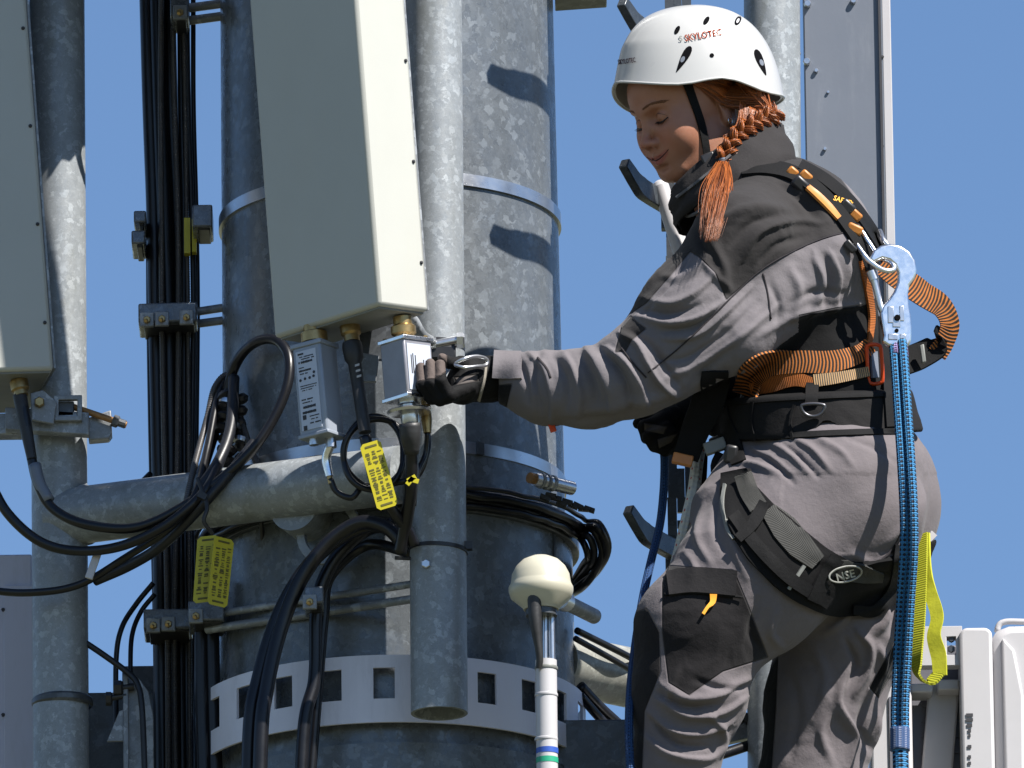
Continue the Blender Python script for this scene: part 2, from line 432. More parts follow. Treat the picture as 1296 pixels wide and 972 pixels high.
# horizontal arm
def Ya(x): return .45-.35*(x-80)/440
arm = thing('cross_arm', P(300, 640, Ya(300)), 'thick horizontal galvanised pipe joining the two front poles', 'pipe')
k = MB(); k.cyl(P(72, 656, .45), P(512, 600, Ya(512)), s(37), n=48); obj('tube', k, M_pipe, arm)
k = MB(); k.tube([P(112, 652, Ya(112)-s(0))+0*X, P(106, 652, Ya(106))], [s(38.5), s(40)], 40); obj('weld_bead', k, M_pipe, arm)
k = MB(); k.cyl(P(372, 640, Ya(372)), P(440, 690, CY-.12), s(33), n=36); obj('stub', k, M_pipe, arm)
k = MB(); k.lathe([(s(33), 0), (s(44), 0), (s(44), s(8)), (s(33), s(8))], P(415, 672, .22), P(440, 690, CY-.12)-P(372, 640, Ya(372)), 32, cap=False); obj('flange', k, M_pipe, arm, bevel=.001)
ra = thing('cross_arm', P(800, 850, .6), 'thick galvanised arm running from the mast towards the climbing worker', 'pipe')
k = MB(); k.cyl(P(700, 838, .55), P(905, 880, .95), s(39), n=48); obj('tube', k, galv('arm_galvanised', (.30, .30, .27), 60, .5, .15, stain=(.13, .12, .06)), ra)
k = MB(); k.prism([(-s(30), -s(22)), (s(26), -s(10)), (s(36), s(22)), (-s(6), s(30)), (-s(26), s(14))], P(922, 925, .8), X, Z, Yv, 0, .02); obj('clamp_plate', k, M_pipe, ra, bevel=.002)
k = MB(); k.cyl(P(895, 945, .78), P(948, 905, .78), s(4)); k.bolt(P(940, 911, .78), nrm(P(948, 905, .78)-P(895, 945, .78)), s(9), s(9)); obj('bolt', k, M_blk, ra)

# ------------------------------------------------------------------ panel antennas
def build_antenna(label, group):
    """local axes: x = depth of the case (s), y = width (w), z up; origin at the bottom near corner"""
    t = thing('panel_antenna', (0, 0, 0), label, 'antenna', group)
    W, D, H = .268, .116, 2.0; k = MB()
    k.prism([(0, 0), (D, 0), (D, W), (0, W)], (0, 0, 0), X, Yv, Z, 0, H)
    obj('radome', k, M_radome, t, bevel=.007, local=True)
    k = MB(); k.prism([(.008, .008), (D-.006, .008), (D-.006, W-.008), (.008, W-.008)], (0, 0, 0), X, Yv, Z, -.0035, 0.001); obj('end_cap', k, M_blkgrey, t, bevel=.001, local=True)
    k = MB(); k.prism([(D, .004), (D+.004, .004), (D+.004, W-.004), (D, W-.004)], (0, 0, 0), X, Yv, Z, .004, H); obj('back_plate', k, M_galv, t, local=True)
    for i in range(11):
        k = MB(); k.lathe([(.0032, 0), (.0032, .002), (.0018, .0035)], (D-.0105, 0, .085+i*.178), -Yv, 10)
        sc = obj('screw', k, M_ink, t, local=True)
    return t
M_blkgrey = plain('antenna_end_cap', (.16, .165, .155), .5, 0, .1)
ant = build_antenna('tall grey panel antenna whose sunlit narrow side faces the worker', 'panel antennas')
def place_ant(o, N, az, tilt):
    sv = np.array([math.cos(az), math.sin(az), 0]); wv = np.array([-math.sin(az), math.cos(az), 0]); n = -sv
    z = Z*math.cos(tilt)+n*math.sin(tilt); s2 = sv*math.cos(tilt)+Z*math.sin(tilt)
    setmat(o, [s2, wv, z], N); return s2, wv, z
AN = P(480, 386, -.17); aS, aW, aZ = place_ant(ant, AN, math.radians(43), math.radians(5.0))
ant2 = copy_tree(ant); ant2['label'] = 'grey panel antenna cut off by the picture edge in front of the round pole'
place_ant(ant2, P(-15, 470, .27), math.radians(11), math.radians(3.9))
M_antback = M_radome_r
# antenna seen from behind on the right
rb = thing('panel_antenna', P(1065, 430, .8), 'grey panel antenna seen from behind the worker with bolts in its back plate', 'antenna', 'panel antennas')
k = MB(); a = P(1006, 430, .80); b = P(1113, 430, .80)
k.box(P(1062, -200, .83), (s(52), .03, .90), [X, Yv, Z]); obj('back_plate', k, M_antback, rb, bevel=.002)
k = MB(); k.box(P(1116, -200, .845), (s(6), .045, .90), [X, Yv, Z]); obj('side_rail', k, M_white, rb, bevel=.002)
k = MB(); k.box(P(1108.6, -200, .797), (s(1.6), .004, .90), [X, Yv, Z]); obj('seal', k, M_ink, rb)
for px, py, r in ((1022, 6, 5), (1021, 79, 5), (1012, 68, 2), (1033, 90, 3), (1048, 117, 2), (1044, 189, 2.5), (1080, 2, 4)):
    k = MB(); k.bolt(P(px, py, .80), -Yv, s(r), s(r*1.6), 8); obj('bolt', k, M_steel, rb)
for py in (72, 185, 299): k = MB(); k.bolt(P(1117, py, .80), -Yv, s(2), s(2), 8); obj('screw', k, M_ink, rb)

# antenna bracket between antenna and front pole, and hose clamp
bk = thing('antenna_bracket', P(500, 440, 0), 'dark steel mounting bracket under the antenna next to the round pole', 'bracket')
k = MB(); k.prism([(s(-30), s(-28)), (s(40), s(-34)), (s(46), s(20)), (s(20), s(30)), (s(-28), s(30))], P(470, 425, .02), X, Z, Yv, 0, .012); obj('side_plate', k, M_dkgalv, bk, bevel=.0015)
k = MB(); k.prism([(s(-16), s(-24)), (s(14), s(-24)), (s(18), s(10)), (s(-10), s(16))], P(462, 460, .0), X, Z, Yv, 0, .01); obj('clamp_jaw', k, M_galv, bk, bevel=.0015)
k = MB(); k.tube([P(511, 396, -.05), P(522, 404, -.03), P(534, 424, .0), P(545, 432, .03)], s(7), 12, step=.005); obj('stay_bar', k, M_galv, bk)
k = MB()
for dz in (0,): k.lathe([(s(37), 0), (s(40), 0), (s(40), s(9)), (s(37), s(9))], P(549, 446, .1), Z, 40, cap=False)
obj('hose_clamp', k, M_blk, bk)
k = MB(); k.cyl(P(552, 436, .04), P(582, 430, .04), s(6), n=12); k.bolt(P(578, 431, .04), X, s(10), s(10)); k.bolt(P(552, 436, .04), -X, s(9), s(8)); obj('bolt', k, M_steel, bk)
k = MB(); k.box(P(561, 447, .045), (s(16), .01, s(9)), [X, Yv, Z]); obj('clamp_jaw', k, M_blk, bk, bevel=.003)
# bracket on the left pole
lb = thing('pole_clamp', P(80, 540, .4), 'galvanised clamp with long threaded bolt gripping the left round pole', 'clamp')
k = MB(); k.box(P(60, 535, .37), (s(54), .012, s(15)), [nrm(P(115, 535, .37)-P(5, 528, .37)), Yv, Z]); obj('back_jaw', k, M_galv, lb, bevel=.002)
k = MB(); k.prism([(-s(18), -s(17)), (s(18), -s(17)), (s(18), s(17)), (-s(18), s(17))], P(86, 516, .345), X, Z, Yv, 0, .012, hole=[(-s(12), -s(11)), (s(12), -s(11)), (s(12), s(11)), (-s(12), s(11))]); obj('window_plate', k, M_galv, lb, bevel=.001)
k = MB(); k.box(P(82, 518, .362), (s(12), .004, s(10)), [X, Yv, Z]); obj('nut_block', k, M_dkgalv, lb, bevel=.002)
k = MB(); k.prism([(-s(16), -s(18)), (s(12), -s(24)), (s(16), s(6)), (-s(2), s(22)), (-s(18), s(18))], P(56, 514, .335), X, Z, Yv, 0, .008); obj('ear_plate', k, M_galv, lb, bevel=.0015)
k = MB(); k.bolt(P(50, 510, .333), -Yv, s(7), s(7)); obj('nut', k, M_brass, lb)
k = MB(); k.prism([(0, -s(22)), (s(26), -s(20)), (s(30), -s(14)), (s(29), s(18)), (0, s(8))], P(112, 536, .38), X, Z, Yv, 0, .03); obj('front_jaw', k, M_galv, lb, bevel=.002)
k = MB(); k.tube([P(84, 512, .37), P(160, 538, .37)], s(4.2), 12); obj('threaded_bolt', k, M_rust, lb)
k = MB(); k.bolt(P(143, 532, .37), nrm(P(160, 538, .37)-P(84, 512, .37)), s(8), s(8)); k.lathe([(s(5.5), 0), (s(5.5), s(14))], P(146, 533, .37), nrm(P(160, 538, .37)-P(84, 512, .37)), 10); obj('nut', k, M_dkgalv, lb)
k = MB(); k.box(P(12, 540, .40), (s(20), .02, s(14)), [X, Yv, Z]); obj('back_jaw', k, M_galv, lb, bevel=.002)

# ------------------------------------------------------------------ climbing rail with steps
RY = .30
rail = thing('climbing_rail', P(862, 1100, RY), 'slotted dark steel climbing rail running up behind the worker', 'rail')
k = MB(); z0 = P(862, 1250, RY)[2]; z1 = P(862, -700, RY)[2]; xa = P(850, 1250, RY)[0]; xb = P(857, -700, RY)[0]
def rx(z): return np.interp(z, [z0, z1], [P(866, 1250, RY)[0], P(853, -700, RY)[0]])
def railbox(xo, hw, za, zb, dy=0, hd=.004):
    a = (rx((za+zb)/2)+xo, RY+dy, (za+zb)/2); k.box(a, (hw, hd, (zb-za)/2), [X, Yv, Z])
zz = z0
while zz < z1:
    zn = min(zz+.145, z1)
    railbox(-s(11), s(6), zz, zn-.0002); railbox(s(11), s(6), zz, zn-.0002)
    for (p, q) in ((0, .052), (.090, .104), (.118, .145)): railbox(0, s(4.9), zz+p, min(zz+q, zn)-.0003)
    railbox(-s(15), s(1.6), zz, zn-.0002, .02, .015); railbox(s(15), s(1.6), zz, zn-.0002, .02, .015)
    zz = zn
obj('channel', k, M_dkgalv, rail)
def build_step():
    t = thing('climbing_step', (0, 0, 0), '', 'step', 'climbing steps on the rail')
    k = MB(); pts = np.array([(s(14), .02, -s(14)), (0, 0, -s(4)), (-s(20), -.04, s(7)), (-s(40), -.08, s(19)), (-s(48), -.094, s(25)), (-s(56), -.11, s(35)), (-s(64), -.125, s(48)), (-s(70), -.135, s(58))]); pts[:, 1] *= 1.3; pts[:, 2] += pts[:, 1]*.286
    q, _ = resample(pts, .006)
    T = np.gradient(q, axis=0); T /= np.linalg.norm(T, axis=1)[:, None]
    dirv = nrm(np.array([pts[2][0]-pts[0][0], pts[2][1]-pts[0][1], 0])); side = nrm(np.cross(Z, dirv))
    up = np.array([nrm(np.cross(side, tt)) for tt in T])
    # the bar lies on edge: broad face towards the viewer
    n = len(q); w = np.interp(np.linspace(0, 1, n), [0, .7, .8, 1], [s(27), s(26), s(20), s(15)])
    k.strip(q, up, np.tile(side, (n, 1)), w, .017)
    obj('step_bar', k, M_step, t, bevel=.002, local=True, smooth=50)
    k = MB(); k.box((0.0, .01, -s(10)), (.03, .012, .025), [X, Yv, Z]); obj('mounting_lug', k, M_dkgalv, t, bevel=.002, local=True)
    return t
M_step = galv('step_steel', (.045, .052, .06), 60, .8, .3, rough=.4)
steps = []
stp = build_step()
labs = {-146: 'highest climbing step above the worker', 59: 'steel climbing step just in front of the white helmet', 262: 'steel climbing step beside the chin of the worker',
        479: 'climbing step behind the sleeve of the worker', 698: 'steel climbing step beside the blue safety rope and the thigh of the worker'}
for i, (py, lab) in enumerate(labs.items()):
    o = stp if i == 0 else copy_tree(stp); o.location = tuple(P(855+py*.013, py, RY-.004)); o['label'] = lab
k = MB(); k.tube([P(836, 236, .22), P(866, 330, .22)], s(11), 16); k.lathe([(s(11), 0), (s(9), s(5)), (s(4), s(8))], P(836, 236, .22), P(836, 236, .22)-P(866, 330, .22), 16)
tag(obj('guide_tube', k, M_white), 'white round tube leaning behind the collar of the worker', 'tube')

# ------------------------------------------------------------------ GPS mushroom antenna
gp = thing('dome_antenna', P(692, 1010, -0.200), 'small cream mushroom shaped antenna on a white post with blue and green rings', 'antenna')
k = MB(); c0 = P(685, 772, -0.200)
k.lathe([(s(14), 0), (s(22), s(0)), (s(24), s(4)), (s(38), s(16)), (s(40.5), s(24)), (s(40.5), s(29)), (s(38), s(34)), (s(37.5), s(36)), (s(36), s(46)), (s(31), s(56)), (s(23), s(64)), (s(12), s(69)), (s(0.1), s(70.5))], c0, Z, 48)
obj('dome', k, M_cream, gp, smooth=40)
k = MB(); k.lathe([(s(20), 0), (s(20), s(12))], c0-Z*s(8), Z, 24); obj('collar', k, M_dkgalv, gp)
k = MB(); k.tube([P(676, 752, -0.230), P(678, 790, -0.230), P(683, 830, -0.225), P(682, 846, -0.220)], [s(9), s(8), s(5), s(4)], 12, step=.01); obj('cable', k, M_boot, gp)
k = MB(); k.cyl(P(699, 838, -0.195), P(698, 780, -0.195), s(4), n=12); k.cyl(P(690, 838, -0.195), P(690, 780, -0.195), s(3), n=12); obj('tube_stem', k, M_steel, gp)
pst = MB(); pst.cyl(P(695, 1200, -0.200), P(691, 836, -0.200), s(13.5), n=32); post = obj('post', pst, M_white, gp)
for py, mt in ((951, M_blue), (963, M_green)):
    k = MB(); k.lathe([(s(13.9), 0), (s(13.9), s(7))], P(692.6, py+3.5, -0.200), Z, 32, cap=False); obj('ring', k, mt, post)
for py in (848, 882, 938): k = MB(); k.lathe([(s(14.2), 0), (s(14.6), s(1)), (s(14.6), s(3)), (s(14.2), s(4))], P(691.4, py, -0.200), Z, 32, cap=False); obj('ring', k, M_blkgrey if py < 860 else M_white, post)

# ------------------------------------------------------------------ radio units bottom right
ru = thing('radio_unit', P(1250, 1150, .3), 'large white radio unit with rounded case at the picture edge', 'radio unit')
k = MB(); k.prism([(0, -.5), (s(150), -.5), (s(150), s(158)), (s(24), s(156)), (s(8), s(150)), (0, s(138))], P(1257, 940, .33), X, Z, Yv, 0, .25); obj('case', k, M_white, ru, bevel=.016)
k = MB(); k.prism([(s(14), -.5), (s(34), -.5), (s(40), s(60)), (s(30), s(120)), (s(14), s(138))], P(1257, 940, .33), X, Z, Yv, -.012, .004); obj('front_panel', k, M_white, ru, bevel=.005)
k = MB(); k.tube(pts_([(1262, 800, .37), (1264, 792, .37), (1272, 787, .37), (1296, 787, .37), (1340, 789, .37)]), s(4), 10, step=.006); obj('handle', k, M_white, ru, smooth=180)
k = MB(); k.prism([(0, -.5), (s(42), -.5), (s(42), s(146)), (s(36), s(152)), (s(6), s(152)), (0, s(144))], P(1217, 940, .30), X, Z, Yv, 0, .24); sp_ = obj('side_cover', k, M_white, ru, bevel=.006)
k = MB()
for i, (yy, w_) in enumerate(((905, 9), (911, 9), (918, 7), (925, 4), (931, 3), (945, 5), (958, 4), (966, 4))):
    k.box(P(1227, yy, .2985), (s(w_*.5), .0004, s(2.2)), [X, Yv, Z])
obj('label_print', k, M_ink, sp_)
k = MB(); k.lathe([(.0001, 0), (.02, 0), (.02, .002)], P(1300, 860, .338), -Yv, 20); obj('port_cover', k, M_blkgrey, ru)
k = MB(); k.prism([(-s(62), -s(28)), (0, -s(28)), (0, s(24)), (-s(62), s(24))], P(1218, 815, .31), X, Z, Yv, 0, .03,
    hole=[(-s(20), -s(14)), (-s(8), -s(14)), (-s(8), s(10)), (-s(20), s(10))]); obj('mounting_plate', k, M_white, ru, bevel=.0015)
k = MB(); k.bolt(P(1204, 822, .32), -Yv, s(5), s(5)); k.bolt(P(1204, 810, .32), -Yv, s(4), s(5)); obj('bolt', k, M_dkgalv, ru)
M_inner = plain('unit_inner', (.13, .13, .15), .5, .2, .1)
k = MB(); k.box(P(1196, 960, .46), (s(44), .05, .19), [X, Yv, Z]); obj('rear_housing', k, M_inner, ru, bevel=.004)
k = MB(); k.box(P(1190, 925, .40), (s(20), .02, s(60)), [X, Yv, nrm([.1, 0, 1])]); obj('hinge_arm', k, M_white, ru, bevel=.004)
k = MB(); k.box(P(1166, 876, .37), (s(14), .03, s(6)), [X, Yv, Z]); k.box(P(1200, 872, .37), (s(14), .03, s(7)), [X, Yv, Z]); obj('latch', k, M_white, ru, bevel=.003)
ru2 = thing('radio_unit', P(1120, 1150, .34), 'white radio unit partly hidden behind the legs of the worker', 'radio unit')
k = MB(); k.prism([(-s(24), -.5), (s(34), -.5), (s(34), s(104)), (s(26), s(112)), (-s(8), s(112)), (-s(12), s(70)), (-s(20), s(30))], P(1122, 975, .33), X, Z, Yv, 0, .16); obj('case', k, M_white, ru2, bevel=.006)
k = MB(); k.box(P(1128, 940, .328), (s(2), .002, s(60)), [X, Yv, Z]); obj('seam', k, M_inner, ru2)
# dark end of an overhead beam
bm = thing('overhead_beam', P(735, -10, .6), 'dark steel beam end crossing above the mast', 'beam')
k = MB(); k.box(P(735, -14, .62), (s(34), .04, s(19)), [nrm([1, 0, .06]), Yv, Z]); obj('beam_body', k, M_dkgalv, bm, bevel=.002)

# added unit out of view, with hanging cables, shaped to shade the left pole
uu = thing('added_shade_unit', P(190, -40, .25), 'added grey finned unit above the frame that shades the top of the left pole', 'radio unit')
k = MB(); k.prism([(0, 0), (s(96), s(26)), (s(96), s(300)), (0, s(300))], P(150, -48, .22), X, Z, Yv, 0, .14); obj('case', k, M_radome_r, uu, bevel=.006)
for i in range(8): k = MB(); k.box(P(158+i*12, -210, .205), (s(1.5), .018, s(120)), [X, Yv, Z]); obj('shade_unit_fin', k, M_radome_r, uu)
for py in (-250, -110): k = MB(); k.tube(pts_([(75, py, .42), (120, py+20, .34), (160, py+14, .3)]), s(11), 12); obj('shade_unit_arm', k, M_galv, uu)
for (x, dx) in ((176, -26), (205, -8), (228, 20)):
    k = MB(); k.tube(pts_([(x, -50, .28), (x-4, -30, .27), (x+dx, -22, .28), (x+dx*1.6, -60, .34), (x+dx*2, -160, .44)]), s(6), 10, step=.01); obj('shade_unit_cable', k, M_rubber, uu, smooth=180)
for (px, py, r) in ((1278, 842, 3), (1266, 950, 3)): k = MB(); k.bolt(P(px, py, .338), -Yv, s(r), s(2), 8); obj('bolt', k, M_dkgalv, ru)
for i in range(5): k = MB(); k.box(P(1196, 872+i*20, .408), (s(30), .003, s(1.6)), [X, Yv, Z]); obj('cooling_rib', k, M_inner, ru)
k = MB(); k.box(P(1286, 880, .338), (s(1.2), .002, s(90)), [nrm([-.18, 0, 1]), Yv, nrm([.0, 0, 1])]); obj('case_seam', k, M_inner, ru)
# ================================================================== CABLES AND FITTINGS
def pts(lst, Y=None): return np.array([P(q[0], q[1], q[2] if len(q) > 2 else Y) for q in lst])
def cable(lst, r, mat, label, Y=None, group=None, parent=None, name='cable', n=12):
    k = MB(); k.tube(pts(lst, Y), s(r), n, step=.008); o = obj(name, k, mat, parent, smooth=180)
    if parent is None: tag(o, label, 'cable', group)
    return o
def corr(lst, r, mat, label, Y=None, group=None, pitch=3.4, name='corrugated_cable', amp=.8):
    p, _ = resample(pts(lst, Y), s(pitch)/4); n = len(p); rr = s(r)+s(amp)*.5*np.sin(np.arange(n)*math.pi/2)
    k = MB(); k.tube(p, list(rr), 10); return tag(obj(name, k, mat, smooth=180), label, 'cable', group)
M_corr = plain('corrugated_sheath', (.055, .052, .052), .4, .1, .25, 50)
BY = .62
G = 'cables in the vertical bundle'
vb = [ # x at y=-100, 400, 790, 1000 ; radius ; Y offset ; material ; corrugated
    (183, 197, 204, 206, 10, 0, M_rubber, 0, 'thick smooth black cable at the outer side of the vertical bundle'),
    (196, 213, 218, 220, 10.5, -.012, M_rubber, 0, 'thick smooth black cable in the front of the vertical bundle'),
    (211, 227, 229, 231, 9, 0, M_rubber, 0, 'thick smooth black cable nearest the mast in the vertical bundle'),
    (190, 189, 197, 199, 4, .01, M_rubber, 0, 'thin black cable edging the vertical bundle'),
    (203, 205, 212, 213, 3.6, -.034, M_corr, 1, 'thin ribbed grey cable lying on the front of the vertical bundle'),
    (216, 226, 221, 222, 3.6, -.03, M_corr, 1, 'thin ribbed grey cable between the thick black ones'),
    (226, 233, 236, 238, 4.5, -.01, M_rubber, 0, 'black cable beside the ribbed grey cable'),
    (234, 245, 243, 241, 3.8, -.012, M_rubber2, 0, 'thin dusty cable hanging free next to the bundle'),
    (243, 250, 246, 243, 3.3, 0, M_rubber, 0, 'thin black cable farthest out next to the mast'),
    (229, 238, 240, 240, 3.0, -.022, M_corr, 1, 'thinnest ribbed cable at the mast side of the bundle')]
for x0, x1, x2, x3, r, dy, mt, co, lab in vb:
    j = lambda: rng.uniform(-1.5, 1.5)
    L = [(x0-14, -500, BY+dy), (x0, -100, BY+dy), ((x0*.55+x1*.45)+j(), 130, BY+dy), ((x0*.25+x1*.75)+j(), 270, BY+dy), (x1, 400, BY+dy), ((x1+x2)/2+j(), 600, BY+dy), (x2, 790, BY+dy), (x3, 1000, BY+dy), (x3+2, 1150, BY+dy)]
    (corr if co else cable)(L, r, mt, lab, group=G)
G2 = 'cables in the short bundle'
for x0, x1, r, lab in ((255, 255, 9.5, 'thick black cable below the yellow tag on the bundle side'), (268, 269, 9.5, 'thick black cable below the yellow tag on the mast side')):
    cable([(x0, 735, .43), (x0, 790, .43), (x1+1, 880, .43), (x1+4, 1000, .43), (x1+4, 1150, .43)], r, M_rubber, lab, group=G2)
M_clamp = galv('clamp_steel', (.10, .11, .125), 70, .9, .3, rough=.35)
# cable clamps : block with square bolted caps
def clamp(px, py, w, h, Y, caps, label, rods=None, lean=0):
    t = thing('cable_clamp', P(px, py, Y), label, 'clamp', 'cable clamps on stand off rods')
    k = MB(); k.box(P(px, py, Y-.035), (s(w/2), .05, s(h/2-2)), [nrm([1, 0, lean]), Yv, Z]); obj('clamp_body', k, M_clamp, t, bevel=.003)
    k = MB(); k.box(P(px+2, py+h*.42, Y-.03), (s(w/2-5), .045, s(3)), [nrm([1, 0, lean]), Yv, Z]); obj('lower_lip', k, M_blk, t, bevel=.002)
    for cx, cy in caps:
        k = MB(); k.box(P(cx, cy, Y-.088), (s(9), .005, s(9.5)), [X, Yv, Z]); c_ = obj('bolt_plate', k, M_galv, t, bevel=.0015)
        k = MB(); k.bolt(P(cx, cy, Y-.093), -Yv, s(5), s(4)); k.cyl(P(cx, cy, Y-.093), P(cx-2, cy+1, Y-.11), s(2.2), n=8); obj('bolt', k, M_brass, c_)
    for a, b, r in (rods or []):
        k = MB(); k.cyl(P(*a), P(*b), s(r), n=14); obj('rod', k, M_galv, t)
clamp(213, 405, 76, 30, BY, [(186, 405), (205, 404), (236, 402)], 'dark cable clamp with bolted plates halfway up the thick bundle', [((240, 396, BY), (350, 379, BY-.05), 5.5), ((240, 411, BY), (350, 397, BY-.05), 5.5)], .02)
clamp(228, 18, 24, 34, BY-.03, [(228, 16)], 'small cable clamp at the top of the bundle', [((225, 12, BY-.03), (330, -2, BY-.06), 6), ((225, 28, BY-.03), (330, 14, BY-.06), 6)])
clamp(213, 792, 62, 30, BY-.02, [(194, 792), (213, 790)], 'dark double cable clamp low on the thick bundle')
clamp(262, 782, 46, 30, .44, [(248, 780)], 'single cable clamp just under the hanging yellow tag', [((262, 779, .40), (530, 738, .12), 5), ((262, 797, .40), (530, 757, .12), 5.5)])
clamp(257, 283, 26, 34, BY-.04, [], 'small dark clamp against the edge of the mast')
clamp(178, 284, 16, 20, BY, [], 'small black block sticking out at the far side of the bundle')
clamp(176, 310, 18, 22, BY, [], 'lower small black block sticking out at the far side of the bundle')
k = MB(); k.box(P(237, 300, BY-.04), (s(4), .01, s(24)), [X, Yv, Z]); k.box(P(246, 300, BY-.04), (s(3), .01, s(22)), [X, Yv, Z])
tag(obj('marker_tape', k, M_yellow), 'faded yellow marking tape on the thin cables beside the mast', 'tape')

# loops in front of the arm
G3 = 'cables looped over the cross arm'
cable([(25, 492, .33), (32, 530, .32), (40, 580, .32), (50, 618, .31), (70, 646, .30), (110, 664, .27), (170, 668, .25), (225, 645, .24), (285, 602, .22), (330, 556, .21), (360, 500, .21), (366, 455, .22), (350, 431, .25), (322, 434, .30), (298, 462, .36), (280, 520, .38), (258, 590, .33), (238, 640, .25)], 6.5, M_rubber, 'black cable from the cut off antenna making the big loop over the pipe', group=G3)
cable([(-160, 420, .36), (-90, 500, .35), (-20, 600, .33), (10, 650, .32), (50, 685, .31), (95, 697, .30), (150, 692, .26), (205, 668, .23), (250, 632, .22), (272, 600, .24), (290, 545, .34), (296, 490, .38)], 6.5, M_rubber, 'black cable sagging from the picture edge under the first loop', group=G3)
cable([(-200, 690, .42), (-110, 730, .39), (-20, 746, .36), (40, 750, .34), (100, 740, .33), (160, 705, .3), (215, 668, .24), (246, 628, .23), (262, 570, .3), (274, 510, .36), (284, 480, .4)], 5, M_rubber, 'thin black cable sagging lowest across the left pole', group=G3)
cable([(120, 735, .42), (165, 715, .38), (205, 690, .30), (248, 648, .23), (290, 600, .22), (322, 560, .24)], 7, M_rubber2, 'dusty black cable strapped under the pipe', group=G3)
corr([(232, 652, .23), (246, 590, .28), (262, 530, .36), (272, 490, .38), (290, 476, .4), (302, 520, .38), (316, 565, .34), (328, 592, .32)], 4, M_corr, 'ribbed grey cable bending tightly above the pipe', group=G3)
cable([(296, 478, .36), (292, 540, .30), (276, 585, .26), (248, 625, .24)], 7.5, M_rubber2, 'glossy dark cable standing up from the pipe', group=G3)
# bundle of coiled fittings
k = MB()
for i in range(7): k.lathe([(s(9), -s(5)), (s(13), 0), (s(9), s(5))], P(286+rng.uniform(-5, 5), 500+i*14, .36+rng.uniform(-.01, .01)), nrm([rng.uniform(-.5, .5), .1, 1]), 14)
for i in range(6): k.lathe([(s(7), -s(5)), (s(10), 0), (s(7), s(5))], P(305+rng.uniform(-3, 3), 505+i*15, .37), nrm([rng.uniform(-.5, .5), .1, 1]), 14)
tag(obj('sealed_connectors', k, M_blk), 'lumpy stack of taped black connectors above the pipe', 'connectors')
for i, (px, py) in enumerate(((286, 512), (292, 540), (304, 560), (284, 572))):
    k = MB(); k.lathe([(s(10.5), 0), (s(11), s(3)), (s(10.5), s(6))], P(px, py, .355), nrm([.3, .1, 1]), 14)
    tag(obj('grey_tape_ring', k, M_steel), ['silver ring topmost on', 'silver ring second from the top on', 'silver ring third from the top on', 'lowest silver ring on'][i]+' the stack of black connectors', 'ring')
# connectors of left antenna
cn = thing('coax_connector', P(24, 500, .33), 'brass and black coaxial connector under the cut off antenna', 'connector')
k = MB(); ax = nrm(P(34, 540, .32)-P(22, 478, .33)); k.lathe([(s(10), 0), (s(10), s(8)), (s(12), s(10)), (s(12), s(22)), (s(9), s(24)), (s(9), s(30))], P(22, 474, .33), ax, 20); obj('nut', k, M_brass, cn)
k = MB(); k.lathe([(s(9), 0), (s(8.5), s(40)), (s(6.5), s(90))], P(25, 500, .328), nrm(P(44, 600, .315)-P(25, 500, .33)), 16); obj('boot', k, M_boot, cn)
k = MB(); k.tube(pts([(44, 588, .314), (50, 612, .31), (62, 634, .305)]), s(8), 14, step=.01); obj('label_sleeve', k, M_radome_r, cn, smooth=180)
# ties
def tie(c, ax, r, wdt, mat, label, tail=None):
    c = np.asarray(c); ax = nrm(ax); a = nrm(np.cross(ax, [.3, 1, .1])); b = np.cross(ax, a); ring = []
    k = MB(); N = 36; V = []; F = []
    for i in range(N):
        t = 2*math.pi*i/N; d = a*math.cos(t)*r[0]+b*math.sin(t)*r[1]
        for q, h in ((1.0, -wdt/2), (1.0, wdt/2), (.94, wdt/2), (.94, -wdt/2)): V.append(c+d*q+ax*h)
    for i in range(N):
        j = (i+1) % N
        for q in range(4): l = (q+1) % 4; F.append((i*4+q, j*4+q, j*4+l, i*4+l))
    k.add(V, F)
    if tail: k.tube(pts(tail), s(2.4), 6, step=.01)
    return tag(obj('cable_tie', k, mat), label, 'cable tie')
k = MB(); k.tube(pts([(250, 605, .20), (262, 640, .19), (258, 660, .19), (270, 676, .2)]), s(2.8), 8, step=.006); k.box(P(256, 628, .19), (s(6), s(5), s(4)), [nrm([1, 0, -.5]), Yv, nrm([.5, 0, 1])])
tag(obj('cable_tie', k, M_blk), 'black cable tie holding the loops on the pipe above the tag', 'cable tie')
k = MB(); k.box(P(118, 716, .295), (s(5), .003, s(18)), [nrm([1, 0, -.35]), Yv, nrm([.35, 0, 1])]); tag(obj('cable_tie', k, M_white, bevel=.001), 'white strap round the sagging black cables', 'cable tie')
o = tie(P(555, 697, .1), nrm([.06, 0, 1]), (s(37.5), s(37.5)), s(5), M_blk, 'black cable tie around the round pole', [(500, 706, .07), (520, 707, .065)])
k = MB(); k.box(P(593, 691, .09), (s(5), s(6), s(5)), [X, Yv, Z]); obj('tie_head', k, M_blk, o)
